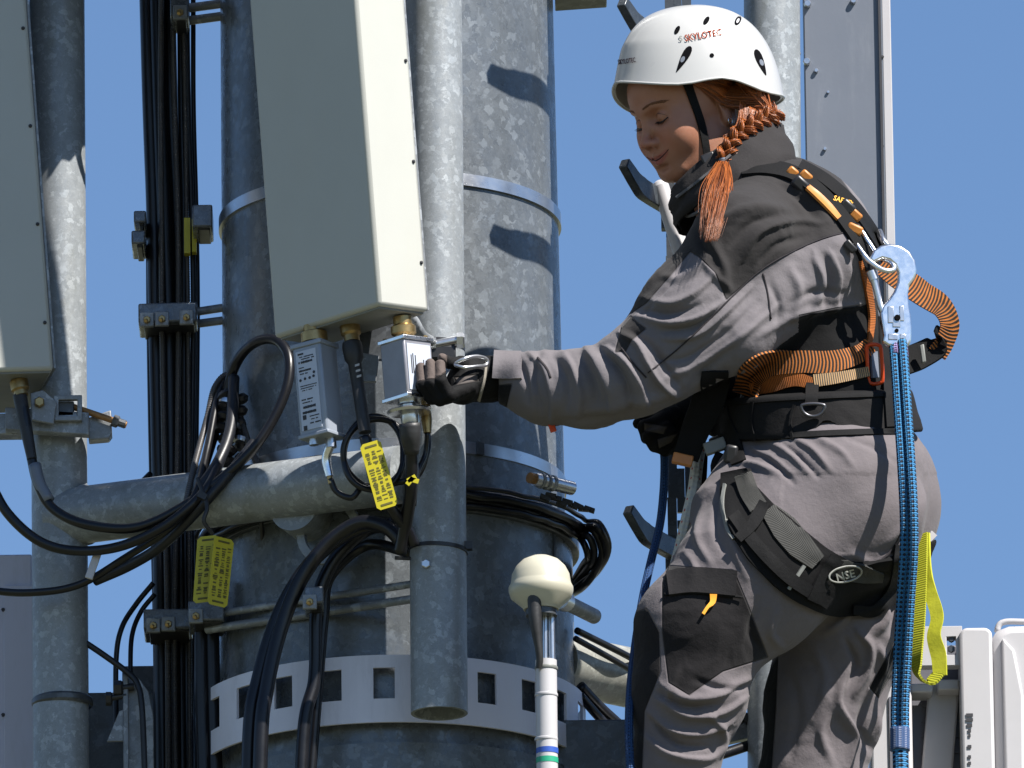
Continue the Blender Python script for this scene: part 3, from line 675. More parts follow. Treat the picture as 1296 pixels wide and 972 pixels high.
# thick cables sweeping down
G4 = 'thick cables sweeping down in front of the mast'
cable([(497, 664, .08), (470, 664, .10), (425, 684, .13), (383, 725, .14), (350, 785, .14), (327, 860, .13), (316, 930, .12), (312, 1150, .12)], 9.5, M_rubber, 'thick black cable at the outer side of the big downward sweep', group=G4)
cable([(512, 690, .06), (490, 668, .07), (455, 662, .09), (415, 688, .11), (380, 735, .12), (354, 800, .12), (338, 870, .11), (330, 940, .10), (327, 1150, .10)], 9.5, M_rubber, 'thick black cable on the inside of the big downward sweep', group=G4)
cable([(516, 672, .08), (470, 668, .16), (430, 700, .17), (407, 740, .17), (400, 780, .17), (398, 860, .17), (384, 930, .16), (376, 1150, .16)], 8.5, M_rubber, 'thick black cable running down through the small clamp', group=G4)
cable([(520, 700, .1), (465, 690, .2), (418, 730, .2), (410, 780, .2), (404, 850, .2), (392, 1000, .2)], 7, M_rubber, 'black cable hidden behind the one in the small clamp', group=G4)
cable([(330, 640, .3), (336, 700, .36), (370, 760, .40), (380, 700, .4), (430, 650, .3)], 3, M_blk, 'thin wire tied below the stub of the pipe', group=G4)
clamp(398, 762, 24, 26, .19, [(392, 762)], 'small bright cable clamp on the sweeping cables')
# thin cables lower left
G5 = 'thin cables hanging beside the left pole'
cable([(194, 738, .56), (172, 765, .56), (154, 795, .55), (147, 835, .55), (147, 920, .55)], 3.5, M_rubber, 'thin black cable dropping to the bolt', group=G5)
cable([(196, 752, .56), (178, 775, .56), (167, 805, .55), (165, 850, .54), (165, 900, .54)], 3.2, M_rubber, 'thin black cable dropping just behind the bracket plate', group=G5)
cable([(100, 808, .44), (130, 828, .44), (160, 850, .44), (174, 866, .435), (180, 900, .43), (184, 1000, .43)], 4, M_rubber2, 'grey brown cable bending over the bracket plate', group=G5)
cable([(178, 612, .58), (160, 630, .5), (190, 600, .55)], 4, M_rubber, 'short black cable end above the pipe', group=G5)
# cable ring around the mast
G6 = 'cables wrapped round the mast'
def ring_cable(rad, py0, dr, end, r, mat, lab, fn=cable):
    L = []
    for a in np.linspace(-178, -14, 34):
        t = math.radians(a); z = mz(py0)+rng.uniform(-.002, .002); ax = maxis(z); q = ax+np.array([math.cos(t)*rad, math.sin(t)*rad, 0]); L.append(q)
    for e in list(end)+[(712, 756, .72), (690, 758, .84)]: L.append(P(*e))
    k = MB(); k.tube(np.array(L), s(r), 10, step=.01); tag(obj('cable', k, mat, smooth=180), lab, 'cable', G6)
ring_cable(RL+.018, 625, 0, [(752, 672, .44), (762, 700, .46), (752, 725, .5), (735, 745, .54)], 5, M_rubber, 'topmost black cable of the coil round the mast')
ring_cable(RL+.030, 631, 0, [(757, 668, .42), (768, 695, .45), (757, 720, .5), (738, 738, .55)], 5.5, M_rubber, 'outermost black cable of the coil round the mast')
ring_cable(RL+.016, 636, 0, [(746, 680, .45), (752, 702, .47), (742, 722, .52)], 5, M_rubber2, 'dusty black cable of the coil round the mast')
ring_cable(RL+.022, 642, 0, [(740, 690, .45), (744, 705, .47), (738, 715, .52)], 4.5, M_rubber, 'lowest black cable of the coil round the mast')
ring_cable(RL+.036, 622, 0, [(759, 662, .42), (771, 688, .44), (765, 712, .48), (742, 735, .54)], 3.2, M_rubber2, 'thin grey cable on top of the coil round the mast')
ft = thing('hose_fitting', P(700, 610, .27), 'metal clamp fitting with rusty end above the cable coil', 'fitting')
k = MB(); a = P(676, 606, .22); b = P(724, 618, .28); k.cyl(a, b, s(9), n=20); obj('barrel', k, M_steel, ft)
k = MB(); k.cyl(a-(b-a)*.12, a, s(7), n=16); obj('end_plug', k, M_rust, ft)
for q in (.15, .3, .45): k = MB(); k.cyl(a+(b-a)*q, a+(b-a)*(q+.05), s(10.5), n=20); obj('rib', k, M_galv, ft)
k = MB()
for i in range(9): k.box(P(690+i*7, 628+i*2.2+rng.uniform(-3, 3), .25+i*.008), (s(7), s(4), s(3)), [nrm([1, 0, -.3+rng.uniform(-.3, .3)]), Yv, nrm([.3, 0, 1])])
tag(obj('cable_tie_cluster', k, M_blk, bevel=.001), 'cluster of black tie heads on the cable coil', 'cable ties')
ft = thing('hose_fitting', P(735, 770, .35), 'cylindrical metal clamp on the edge of the mast behind the dome antenna', 'fitting')
a = P(712, 760, .28); b = P(752, 780, .42); k = MB(); k.cyl(a, b, s(10), n=20); obj('barrel', k, M_galv, ft)
k = MB(); k.cyl(a-(b-a)*.1, a+(b-a)*.1, s(13), n=20); obj('rib', k, M_steel, ft)
k = MB(); k.bolt(P(748, 778, .4), nrm(b-a), s(8), s(10)); obj('nut', k, M_dkgalv, ft)
G7 = 'cables running along the arm to the worker'
for a, r, lab in ((((730, 798, .48), (790, 828, .6), (830, 850, .75), (880, 880, .85)), 4.5, 'black cable on top of the arm nearest the sky'), (((728, 808, .46), (785, 840, .56), (830, 868, .7), (880, 900, .8)), 4, 'black cable lying along the lit side of the arm'),
                  (((734, 868, .5), (770, 905, .55), (810, 935, .6), (880, 960, .7), (960, 940, .8)), 7, 'thick black cable under the arm'), (((734, 880, .49), (768, 918, .53), (808, 950, .58), (880, 975, .7)), 6, 'thick black cable lowest under the arm')):
    cable(a, r, M_rubber, lab, group=G7)

# ------------------------------------------------------------------ filter box with label
def frame2(az, tilt=0.0):
    a = np.array([math.cos(az), math.sin(az), 0]); b = np.array([-math.sin(az), math.cos(az), 0]); return a, b
fb = thing('filter_box', P(395, 555, .0), 'slim light blue metal filter box with a printed label hanging under the antenna', 'filter box')
lean = nrm(Z+X*-.075)
fa = np.array([.85, -.53, 0]); fbk = np.array([.53, .85, 0]); fa = nrm(fa-lean*np.dot(fa, lean)); fbk = nrm(np.cross(lean, fa))
c0 = P(379.5, 555, -.03)
def fpt(u, v, wz): return c0+fa*s(u)+fbk*s(v)+lean*s(wz)
M_case = plain('filter_case', (.25, .28, .33), .45, .2, .06, 20)
k = MB(); k.box(fpt(21, 20, 60), (s(21), s(20), s(59)), [fa, fbk, lean]); cs = obj('case', k, M_case, fb, bevel=.004)
k = MB(); k.box(fpt(21, 20, 120), (s(23), s(22), s(3)), [fa, fbk, lean]); obj('end_plate', k, M_case, fb, bevel=.0015)
k = MB(); k.box(fpt(21, 20, 1), (s(22.5), s(21.5), s(2.5)), [fa, fbk, lean]); obj('end_plate', k, M_case, fb, bevel=.0015)
k = MB(); k.box(fpt(20, -.5, 60), (s(15), s(.4), s(52)), [fa, fbk, lean]); lbk = obj('label', k, M_sticker, cs)
k = MB()
def glyph_row(k, u0, u1, wz, h, dens=.75, wd=2.0):
    u = u0
    while u < u1:
        L = rng.uniform(.6, 1.3)*wd
        if rng.random() < dens: k.box(fpt(u+L/2, -1.1, wz), (s(L*.42), s(.15), s(h*rng.uniform(.35, .5))), [fa, fbk, lean])
        u += L
for wz, u0, u1, h, d in ((108, 8, 16, 3, .9), (104, 10, 31, 1.6, .8), (101, 10, 31, 1.6, .8), (97, 8, 28, 3.4, .95), (90, 8, 14, 1.5, .9), (86, 8, 27, 2.6, .9), (82, 9, 20, 1.6, .8), (66, 8, 31, 1.3, .8), (63, 8, 31, 1.3, .8), (60, 8, 24, 1.3, .8), (48, 8, 31, 2, .6), (44, 9, 30, 1.5, .6), (38, 8, 28, 3.6, .95), (31, 8, 28, 3.6, .95), (25, 18, 32, 1.4, .8), (21, 18, 30, 1.4, .8), (16, 18, 32, 2, .8)): glyph_row(k, u0, u1, wz, h, d)
for u, wz in ((8, 74), (15, 75), (22, 75), (28, 76), (29, 81)): k.lathe([(s(1.9), 0), (s(1.9), s(.3))], fpt(u+1, -1, wz), -fbk, 10)
for u, wz in ((9.5, 25), (9.5, 11)): k.box(fpt(u+1, -1.1, wz), (s(2.6), s(.15), s(3)), [fa, fbk, lean])
obj('label_print', k, M_ink, lbk)
k = MB(); k.lathe([(s(12), 0), (s(17), s(4)), (s(17), s(16)), (s(13), s(18)), (s(13), s(26))], fpt(22, 20, 122), lean, 24); obj('top_connector', k, M_brass, fb)
k = MB(); k.lathe([(s(15), 0), (s(15), s(6))], fpt(22, 20, 121), lean, 24); obj('collar', k, M_steel, fb)
k = MB(); k.lathe([(s(6), -s(10)), (s(6), 0)], fpt(14, 10, 0), lean, 14); k.lathe([(s(7), -s(14)), (s(7), 0)], fpt(30, 25, 0), lean, 14); obj('bottom_connector', k, M_steel, fb)
k = MB(); k.tube([fpt(30, 25, -8), P(413, 580, -.01), P(417, 603, -.01)], [s(6), s(6), s(5)], 14, step=.006); obj('plug', k, M_alu, fb)
k = MB(); k.tube([P(416, 598, -.01), P(419, 612, -.01)], s(3.6), 12); obj('plug_ring', k, M_brass, fb)
ck = thing('coiled_cable', P(470, 625, -.02), 'thin black cable coiled in a round double loop under the antenna', 'cable')
L = [(418, 606, -.01), (426, 622, -.01), (445, 630, -.02)]
for i in range(34):
    t = math.radians(110-i*22); rr = 1+.05*math.sin(i*.9); L.append((472+math.cos(t)*40*rr+(i/34)*5, 574+math.sin(t)*45*rr, -.02-.012*math.sin(i*.5)))
L += [(508, 610, -.03), (530, 600, -.03), (541, 570, -.03), (541, 545, -.02)]
k = MB(); k.tube(pts(L), s(4), 12, step=.006); obj('loop', k, M_rubber, ck, smooth=180)
# middle connector and its cable
mc = thing('coax_connector', P(443, 440, -.03), 'brass connector with long black boot in the middle under the antenna', 'connector')
a = P(441, 400, -.04); ax = nrm(P(449, 455, -.05)-a)
k = MB(); k.lathe([(s(14), 0), (s(14), s(4)), (s(10), s(6)), (s(10), s(14)), (s(13), s(16)), (s(13), s(27)), (s(10), s(30)), (s(10), s(38))], a-ax*s(2), ax, 20); obj('nut', k, M_brass, mc)
k = MB(); k.lathe([(s(15), -s(2)), (s(15), s(3))], a, ax, 24); obj('red_washer', k, plain('red_washer', (.35, .06, .03), .5), mc)
k = MB(); p0 = P(445, 434, -.045); ax2 = nrm(P(464, 560, -.06)-p0); k.lathe([(s(12), 0), (s(13), s(6)), (s(12), s(22)), (s(8.5), s(28)), (s(8), s(60)), (s(8), s(122))], p0, ax2, 20); obj('boot', k, M_boot, mc)
M_prnt = plain('white_print', (.35, .35, .35), .6)
k = MB()
for u in range(3): k.box(P(452+u*1.2, 462+u*7, -.06-s(8)), (s(3), .0005, s(1.4)), [nrm([1, 0, .3]), Yv, Z])
obj('boot_print', k, M_prnt, mc)
cable([(462, 552, -.055), (475, 610, -.05), (496, 645, -.03), (514, 668, -.0), (524, 690, .02)], 7.5, M_rubber, 'thick black cable passing behind the yellow tag by the pole', group='cables below the antenna')
# held box
hb = thing('combiner_box', P(520, 500, -.1), 'small bright metal box under the antenna held by the gloved hand', 'filter box')
o0 = P(516, 500, -.125)
def hpt(u, v, wz): return o0+aW*s(u)+aS*s(v)+aZ*s(wz)
k = MB(); k.box(hpt(22, 24, 38), (s(22), s(24), s(37)), [aW, aS, aZ]); hc = obj('case', k, plain('box_case', (.24, .24, .27), .42, .3, .12, 30), hb, bevel=.003)
k = MB(); k.box(hpt(22, 24, 76), (s(24), s(26), s(2.5)), [aW, aS, aZ]); k.box(hpt(22, 24, 1), (s(24), s(26), s(2.5)), [aW, aS, aZ]); obj('cover_plate', k, M_alu, hb, bevel=.001)
k = MB(); k.box(hpt(-.6, 24, 38), (s(.5), s(20), s(30)), [aW, aS, aZ]); hl = obj('label', k, M_sticker, hc)
k = MB()
for v, w_ in ((10, 24), (13, 26), (17, 20), (31, 12), (35, 16)): k.box(hpt(-1.3, v, 42+rng.uniform(-3, 3)), (s(.15), s(.8), s(w_/2)), [aW, aS, aZ])
obj('label_print', k, M_ink, hl)
for u, v in ((4, 6), (4, 42), (40, 6)): k = MB(); k.bolt(hpt(u, v, 78), aZ, s(3), s(4)); obj('screw', k, M_brass, hb)
k = MB(); k.lathe([(s(12), 0), (s(12), s(5)), (s(16), s(8)), (s(16), s(17)), (s(12), s(20)), (s(12), s(30))], hpt(22, 22, 78), aZ, 24); obj('top_connector', k, M_brass, hb)
k = MB(); k.lathe([(s(14), 0), (s(14), s(8))], hpt(22, 22, 88), aZ, 24); obj('collar', k, M_steel, hb)
k = MB(); k.lathe([(s(14), 0), (s(14), s(6)), (s(10), s(7)), (s(10), s(12)), (s(27), s(13)), (s(29), s(15)), (s(27), s(18)), (s(12), s(20)), (s(12), s(30)), (s(10), s(34))], hpt(22, 22, 1), -aZ, 32); obj('bottom_flange', k, M_steel, hb)
k = MB(); k.lathe([(s(9.5), 0), (s(9.5), s(10)), (s(11), s(11)), (s(11), s(16))], hpt(22, 22, -26), -aZ, 20); obj('nut', k, M_brass, hb)
k = MB(); k.tube(pts([(539, 512, -.05), (540, 532, -.05), (541, 548, -.05)]), [s(6), s(7), s(5)], 12); obj('side_screw', k, M_brass, hb)
hp = P(519, 540, -.10)
cable([(519, 538, -.10), (521, 570, -.08), (520, 620, -.05), (512, 670, -.0), (506, 700, .02)], 8.5, M_rubber, 'thick black cable below the box in the gloved hand', group='cables below the antenna')
k = MB(); k.tube(pts([(519, 536, -.105), (520, 552, -.1), (521, 575, -.09)]), [s(14), s(14), s(9)], 16, step=.01); tag(obj('rubber_boot', k, M_boot, smooth=180), 'short fat rubber boot under the held box', 'boot')
cable([(541, 546, -.05), (538, 575, -.04), (528, 600, -.05), (524, 640, -.03)], 3.2, M_rubber, 'thin black lead from the side screw of the held box', group='cables below the antenna')
k = MB()
for dx, dy in ((0, 0), (3, 2), (-2, 3)): k.box(P(521+dx, 606+dy, -.1), (s(6), .0015, s(3)), [nrm([1, 0, .6-dx*.3]), Yv, nrm([-.6+dx*.3, 0, 1])])
tag(obj('yellow_tie', k, M_yellow), 'small yellow tie on the cable below the held box', 'cable tie')
k = MB()
for dy in (0, 9, 40, 49): k.box(P(516-dy*.05, 636-dy*-.2+rng.uniform(-1, 1), -.075), (s(3), .0006, s(2)), [nrm([1, 0, .5]), Yv, Z])
# ------------------------------------------------------------------ yellow tags
def ytag(corners, Y, label, holes=True, bend=0.0, parent=None):
    """corners tl,tr,br,bl in photo px (with per-corner depth)"""
    tl, tr, br_, bl = [P(a[0], a[1], Y+(a[2] if len(a) > 2 else 0)) for a in corners]
    a = nrm(tr-tl); d = nrm(np.cross(a, tl-bl)); w_ = np.linalg.norm(tr-tl); h = np.linalg.norm(tl-bl); b = (tl-bl)/h
    if d[1] > 0: d = -d
    k = MB(); c = s(4)
    k.prism([(0, c), (c, 0), (w_-c, 0), (w_, c), (w_, h-c), (w_-c, h), (c, h), (0, h-c)], bl, a, b, d, 0, .0012)
    o = obj('tag_plate' if parent else 'cable_tag', k, M_yellow, parent)
    k = MB()
    for (x0, x1) in ((.12, .36), (.42, .66), (.70, .92)):
        y = .14
        while y < .86:
            L = rng.uniform(.006, .018)
            if rng.random() < .85: k.box(bl+a*w_*(x0+x1)/2+b*h*y+d*.0016, (w_*(x1-x0)*.5*rng.uniform(.4, 1), .0012*rng.uniform(.5, 1.2), .0003), [a, b, d])
            y += rng.uniform(.018, .045)
    k.box(bl+a*w_*.5+b*h*.94+d*.0016, (w_*.28, h*.014, .0004), [a, b, d])
    k.box(bl+a*w_*.5+b*h*.06+d*.0016, (w_*.28, h*.014, .0004), [a, b, d])
    obj('tag_print', k, M_tagink, o)
    if not parent: tag(o, label, 'tag', 'yellow cable tags')
    return o
M_tagink = plain('tag_ink', (.09, .08, .01), .6, 0, .2)
ytag([(455, 564), (481, 556), (505, 638), (478, 647)], -.085, 'tilted yellow printed tag on the cable beside the round pole')
ot = thing('cable_tag', P(268, 720, .19), 'folded pair of yellow printed tags hanging from the pipe', 'tag', 'yellow cable tags')
ytag([(250, 680), (277, 677), (267, 766), (244, 764)], .17, None, parent=ot)
ytag([(271, 678, -.02), (296, 684, .0), (285, 768, .01), (262, 764, -.01)], .15, None, parent=ot)
# ================================================================== SDF TOOLS
def grid_sdf(prims, lo, hi, h):
    """prims: list of dicts; returns field and origin. op 'add' (smooth union) or 'sub'"""
    lo = np.asarray(lo); n = np.ceil((np.asarray(hi)-lo)/h).astype(int)+1
    ax = [lo[i]+np.arange(n[i])*h for i in range(3)]
    f = np.full(n, .05, dtype=np.float32)
    for p in prims:
        k = p.get('k', .012); pad = k+.012
        b0 = np.maximum(np.floor((p['lo']-pad-lo)/h).astype(int), 0); b1 = np.minimum(np.ceil((p['hi']+pad-lo)/h).astype(int)+1, n)
        if np.any(b1 <= b0): continue
        sl_ = tuple(slice(b0[i], b1[i]) for i in range(3))
        xx, yy, zz = np.meshgrid(*[ax[i][sl_[i]] for i in range(3)], indexing='ij')
        d = p['fn'](xx, yy, zz).astype(np.float32); g_ = f[sl_]
        if p.get('op', 'add') == 'add':
            hh = np.clip(.5+.5*(g_-d)/k, 0, 1); f[sl_] = g_*(1-hh)+d*hh-k*hh*(1-hh)
        else:
            d = -d; hh = np.clip(.5-.5*(g_-d)/k, 0, 1); f[sl_] = g_*(1-hh)+d*hh+k*hh*(1-hh)
    return f, lo
def surfnet(f, lo, h):
    sg = f < 0; c = [(i, j, k) for i in (0, 1) for j in (0, 1) for k in (0, 1)]
    n = np.array(f.shape)-1
    cnt = sum(sg[i:i+n[0], j:j+n[1], k:k+n[2]].astype(np.int8) for i, j, k in c)
    I = np.argwhere((cnt > 0) & (cnt < 8)); V = np.zeros((len(I), 3)); W = np.zeros(len(I))
    for a in range(8):
        for b in range(a+1, 8):
            d = np.abs(np.array(c[a])-np.array(c[b]))
            if d.sum() != 1: continue
            fa_ = f[tuple((I+c[a]).T)]; fb_ = f[tuple((I+c[b]).T)]; m_ = (fa_ < 0) != (fb_ < 0)
            t_ = np.where(m_, fa_/(fa_-fb_+1e-12), 0)[:, None]
            V += m_[:, None]*(np.array(c[a])*(1-t_)+np.array(c[b])*t_); W += m_
    V = V/W[:, None]+I; V = lo+V*h
    idx = -np.ones(tuple(n), dtype=np.int64); idx[tuple(I.T)] = np.arange(len(I)); Fs = []
    for a in range(3):
        b, c_ = (a+1) % 3, (a+2) % 3
        s0 = [slice(1, -1)]*3; s0[a] = slice(0, -1); s1 = list(s0); s1[a] = slice(1, None)
        A = sg[tuple(s0)]; B = sg[tuple(s1)]; E_ = np.argwhere(A != B)
        off = np.ones(3, dtype=int); off[a] = 0; E_ = E_+off
        A0 = sg[tuple(E_.T)]
        eb = np.zeros(3, dtype=int); eb[b] = 1; ec = np.zeros(3, dtype=int); ec[c_] = 1
        q = [idx[tuple((E_-eb-ec).T)], idx[tuple((E_-ec).T)], idx[tuple(E_.T)], idx[tuple((E_-eb).T)]]
        Q = np.stack(q, 1); Q[~A0] = Q[~A0][:, ::-1]; Fs.append(Q)
    F = np.vstack(Fs); F = F[(F >= 0).all(1)]
    return V, F
def vnormals(V, F):
    a = V[F[:, 0]]; n_ = np.cross(V[F[:, 2]]-a, V[F[:, 3]]-V[F[:, 1]]); N = np.zeros_like(V)
    for i in range(4): np.add.at(N, F[:, i], n_)
    return N/(np.linalg.norm(N, axis=1)[:, None]+1e-12)
def smoothv(V, F, it, lam=.5):
    E_ = np.vstack([F[:, [0, 1]], F[:, [1, 2]], F[:, [2, 3]], F[:, [3, 0]]]); E_ = np.vstack([E_, E_[:, ::-1]])
    deg = np.bincount(E_[:, 0], minlength=len(V))[:, None]+1e-9
    for _ in range(it):
        S = np.stack([np.bincount(E_[:, 0], weights=V[E_[:, 1], q], minlength=len(V)) for q in range(3)], 1)/deg
        V = V+(S-V)*lam
    return V
# primitives in a frame : M rows = axes, o = origin ; sc per axis scale
def rcone(a, b, ra, rb, q=1.0, k=.012, op='add'):
    """capsule with two radii in world space, depth (y) stretched by q"""
    a = np.array(a, float); b = np.array(b, float)
    def fn(x, y, z):
        ax_, ay, az_ = a[0], a[1]/q, a[2]; bx, by, bz = b[0], b[1]/q, b[2]
        dx, dy, dz = bx-ax_, by-ay, bz-az_; L2 = dx*dx+dy*dy+dz*dz+1e-12
        px, py, pz = x-ax_, y/q-ay, z-az_
        t_ = np.clip((px*dx+py*dy+pz*dz)/L2, 0, 1)
        return np.sqrt((px-t_*dx)**2+(py-t_*dy)**2+(pz-t_*dz)**2)-(ra+(rb-ra)*t_)
    R_ = max(ra, rb)*np.array([1, max(q, 1), 1])
    return dict(fn=fn, lo=np.minimum(a, b)-R_, hi=np.maximum(a, b)+R_, k=k, op=op)
def ell(c, r, axes=None, k=.012, op='add'):
    c = np.array(c, float); r = np.array(r, float); A = np.eye(3) if axes is None else np.array(axes, float)
    def fn(x, y, z):
        px, py, pz = x-c[0], y-c[1], z-c[2]
        u = [(px*A[i][0]+py*A[i][1]+pz*A[i][2])/r[i] for i in range(3)]
        k0 = np.sqrt(u[0]**2+u[1]**2+u[2]**2)+1e-9; k1 = np.sqrt((u[0]/r[0])**2+(u[1]/r[1])**2+(u[2]/r[2])**2)+1e-9
        return k0*(k0-1)/k1
    return dict(fn=fn, lo=c-r.max(), hi=c+r.max(), k=k, op=op)
def D(px, py, d=0): return P(px, py, d/KPM)
def rc(a, b, q=1.0, k=18, op='add'):
    """a,b = (px,py,depth px,radius px)"""
    return rcone(D(*a[:3]), D(*b[:3]), s(a[3]), s(b[3]), q, s(k), op)
def build(prims, h, it=2, box=None, extra=None):
    lo = np.min([p['lo'] for p in prims if p.get('op', 'add') == 'add'], 0)-.012; hi = np.max([p['hi'] for p in prims if p.get('op', 'add') == 'add'], 0)+.012
    if box is not None: lo = np.maximum(lo, box[0]); hi = np.minimum(hi, box[1])
    f, o = grid_sdf(prims, lo, hi, h)
    if extra is not None:
        ax = [o[i]+np.arange(f.shape[i])*h for i in range(3)]; xx, yy, zz = np.meshgrid(*ax, indexing='ij'); f = extra(f, xx, yy, zz)
    V, F = surfnet(f, o, h); V = smoothv(V, F, it); return V, F
def pfield(x, y, z):
    """photo pixel coordinates of arrays"""
    x = x-CAM[0]; y = y-CAM[1]; z = z-CAM[2]; dz = x*FWD[0]+y*FWD[1]+z*FWD[2]
    return 648+FL*(x*RT[0]+y*RT[1]+z*RT[2])/dz, 486-FL*(x*UP[0]+y*UP[1]+z*UP[2])/dz
def polydist(px, py, poly):
    """signed distance (px), >0 inside"""
    poly = np.array(poly, float); n = len(poly); d = np.full(len(px), 1e9); ins = np.zeros(len(px), bool)
    for i in range(n):
        a = poly[i]; b = poly[(i+1) % n]; e = b-a
        t_ = np.clip(((px-a[0])*e[0]+(py-a[1])*e[1])/(e@e+1e-9), 0, 1)
        d = np.minimum(d, np.hypot(px-a[0]-t_*e[0], py-a[1]-t_*e[1]))
        cr = ((a[1] > py) != (b[1] > py)) & (px < (b[0]-a[0])*(py-a[1])/(b[1]-a[1]+1e-12)+a[0]); ins ^= cr
    return np.where(ins, d, -d)
def folds(V, F, strokes, mindot=-.15):
    """raise or sink cloth along strokes drawn over the near side; stroke = (pts, width px, height px, kind)"""
    N = vnormals(V, F); px, py = proj(V); near = (N@(-FWD))
    disp = np.zeros(len(V)); wgt = np.clip((near-mindot)/.3, 0, 1)
    for st in strokes:
        p = np.array(st[0], float); wd, hg = st[1], st[2]; asym = st[3] if len(st) > 3 else 0
        q, _ = resample(np.c_[p, np.zeros(len(p))], 3.0); q = q[:, :2]; L = len(q)
        m_ = (px > q[:, 0].min()-3*wd) & (px < q[:, 0].max()+3*wd) & (py > q[:, 1].min()-3*wd) & (py < q[:, 1].max()+3*wd) & (wgt > 0)
        I = np.where(m_)[0]
        if not len(I): continue
        best = np.full(len(I), 1e9); bt = np.zeros(len(I)); sd = np.zeros(len(I))
        for i in range(L-1):
            e = q[i+1]-q[i]; ux = px[I]-q[i, 0]; uy = py[I]-q[i, 1]; t_ = np.clip((ux*e[0]+uy*e[1])/(e@e), 0, 1)
            dd = np.hypot(ux-t_*e[0], uy-t_*e[1]); b_ = dd < best
            best[b_] = dd[b_]; bt[b_] = (i+t_[b_])/(L-1); sd[b_] = np.sign(e[0]*uy[b_]-e[1]*ux[b_])
        ww = np.where(sd*asym > 0, wd*.45, wd) if asym else wd
        disp[I] += hg*np.exp(-(best/ww)**2)*np.sin(np.pi*np.clip(bt*.92+.04, 0, 1))**.6
    disp *= wgt
    return V+N*(disp/KPM)[:, None]
def wrinkle(V, F, amp, sc=(14, 14, 14), seed=0, mask=None):
    N = vnormals(V, F); d = np.empty(len(V))
    for i, v in enumerate(V):
        p = Vector((v[0]*sc[0]+seed, v[1]*sc[1], v[2]*sc[2])); w_ = noise.noise_vector(p*.6)*.9
        a = 1-abs(noise.noise(p+w_))*2.2; b = noise.noise(p*2.3+w_*.5)
        d[i] = a*.65+b*.3
    if mask is not None: d = d*mask
    return V+N*(amp*d)[:, None]
def qmesh(name, V, F, mat, parent, attrs=None, smooth=180):
    off = worg(parent) if parent is not None else np.zeros(3)
    me = bpy.data.meshes.new(name); me.from_pydata((V-off).tolist(), [], F.tolist()); me.update()
    me.polygons.foreach_set('use_smooth', [True]*len(me.polygons))
    for k_, a in (attrs or {}).items():
        at = me.attributes.new(k_, 'FLOAT', 'POINT'); at.data.foreach_set('value', np.asarray(a, dtype=np.float32))
    for mm in (mat if isinstance(mat, (list, tuple)) else [mat]): me.materials.append(mm)
    o = bpy.data.objects.new(name, me); COL.objects.link(o); o.parent = parent; return o
def bvh(*VF):
    V = []; F = []; n = 0
    for v, f in VF: V.append(v); F += [[int(i)+n for i in q] for q in f]; n += len(v)
    return BVHTree.FromPolygons(np.vstack(V).tolist(), F)
CV = Vector(CAM)
def cast(b, px, py):
    d = Vector(P(px, py, 0))-CV; d.normalize(); h = b.ray_cast(CV, d)
    return (None, None, None) if h[0] is None else (np.array(h[0]), np.array(h[1]), h[3])
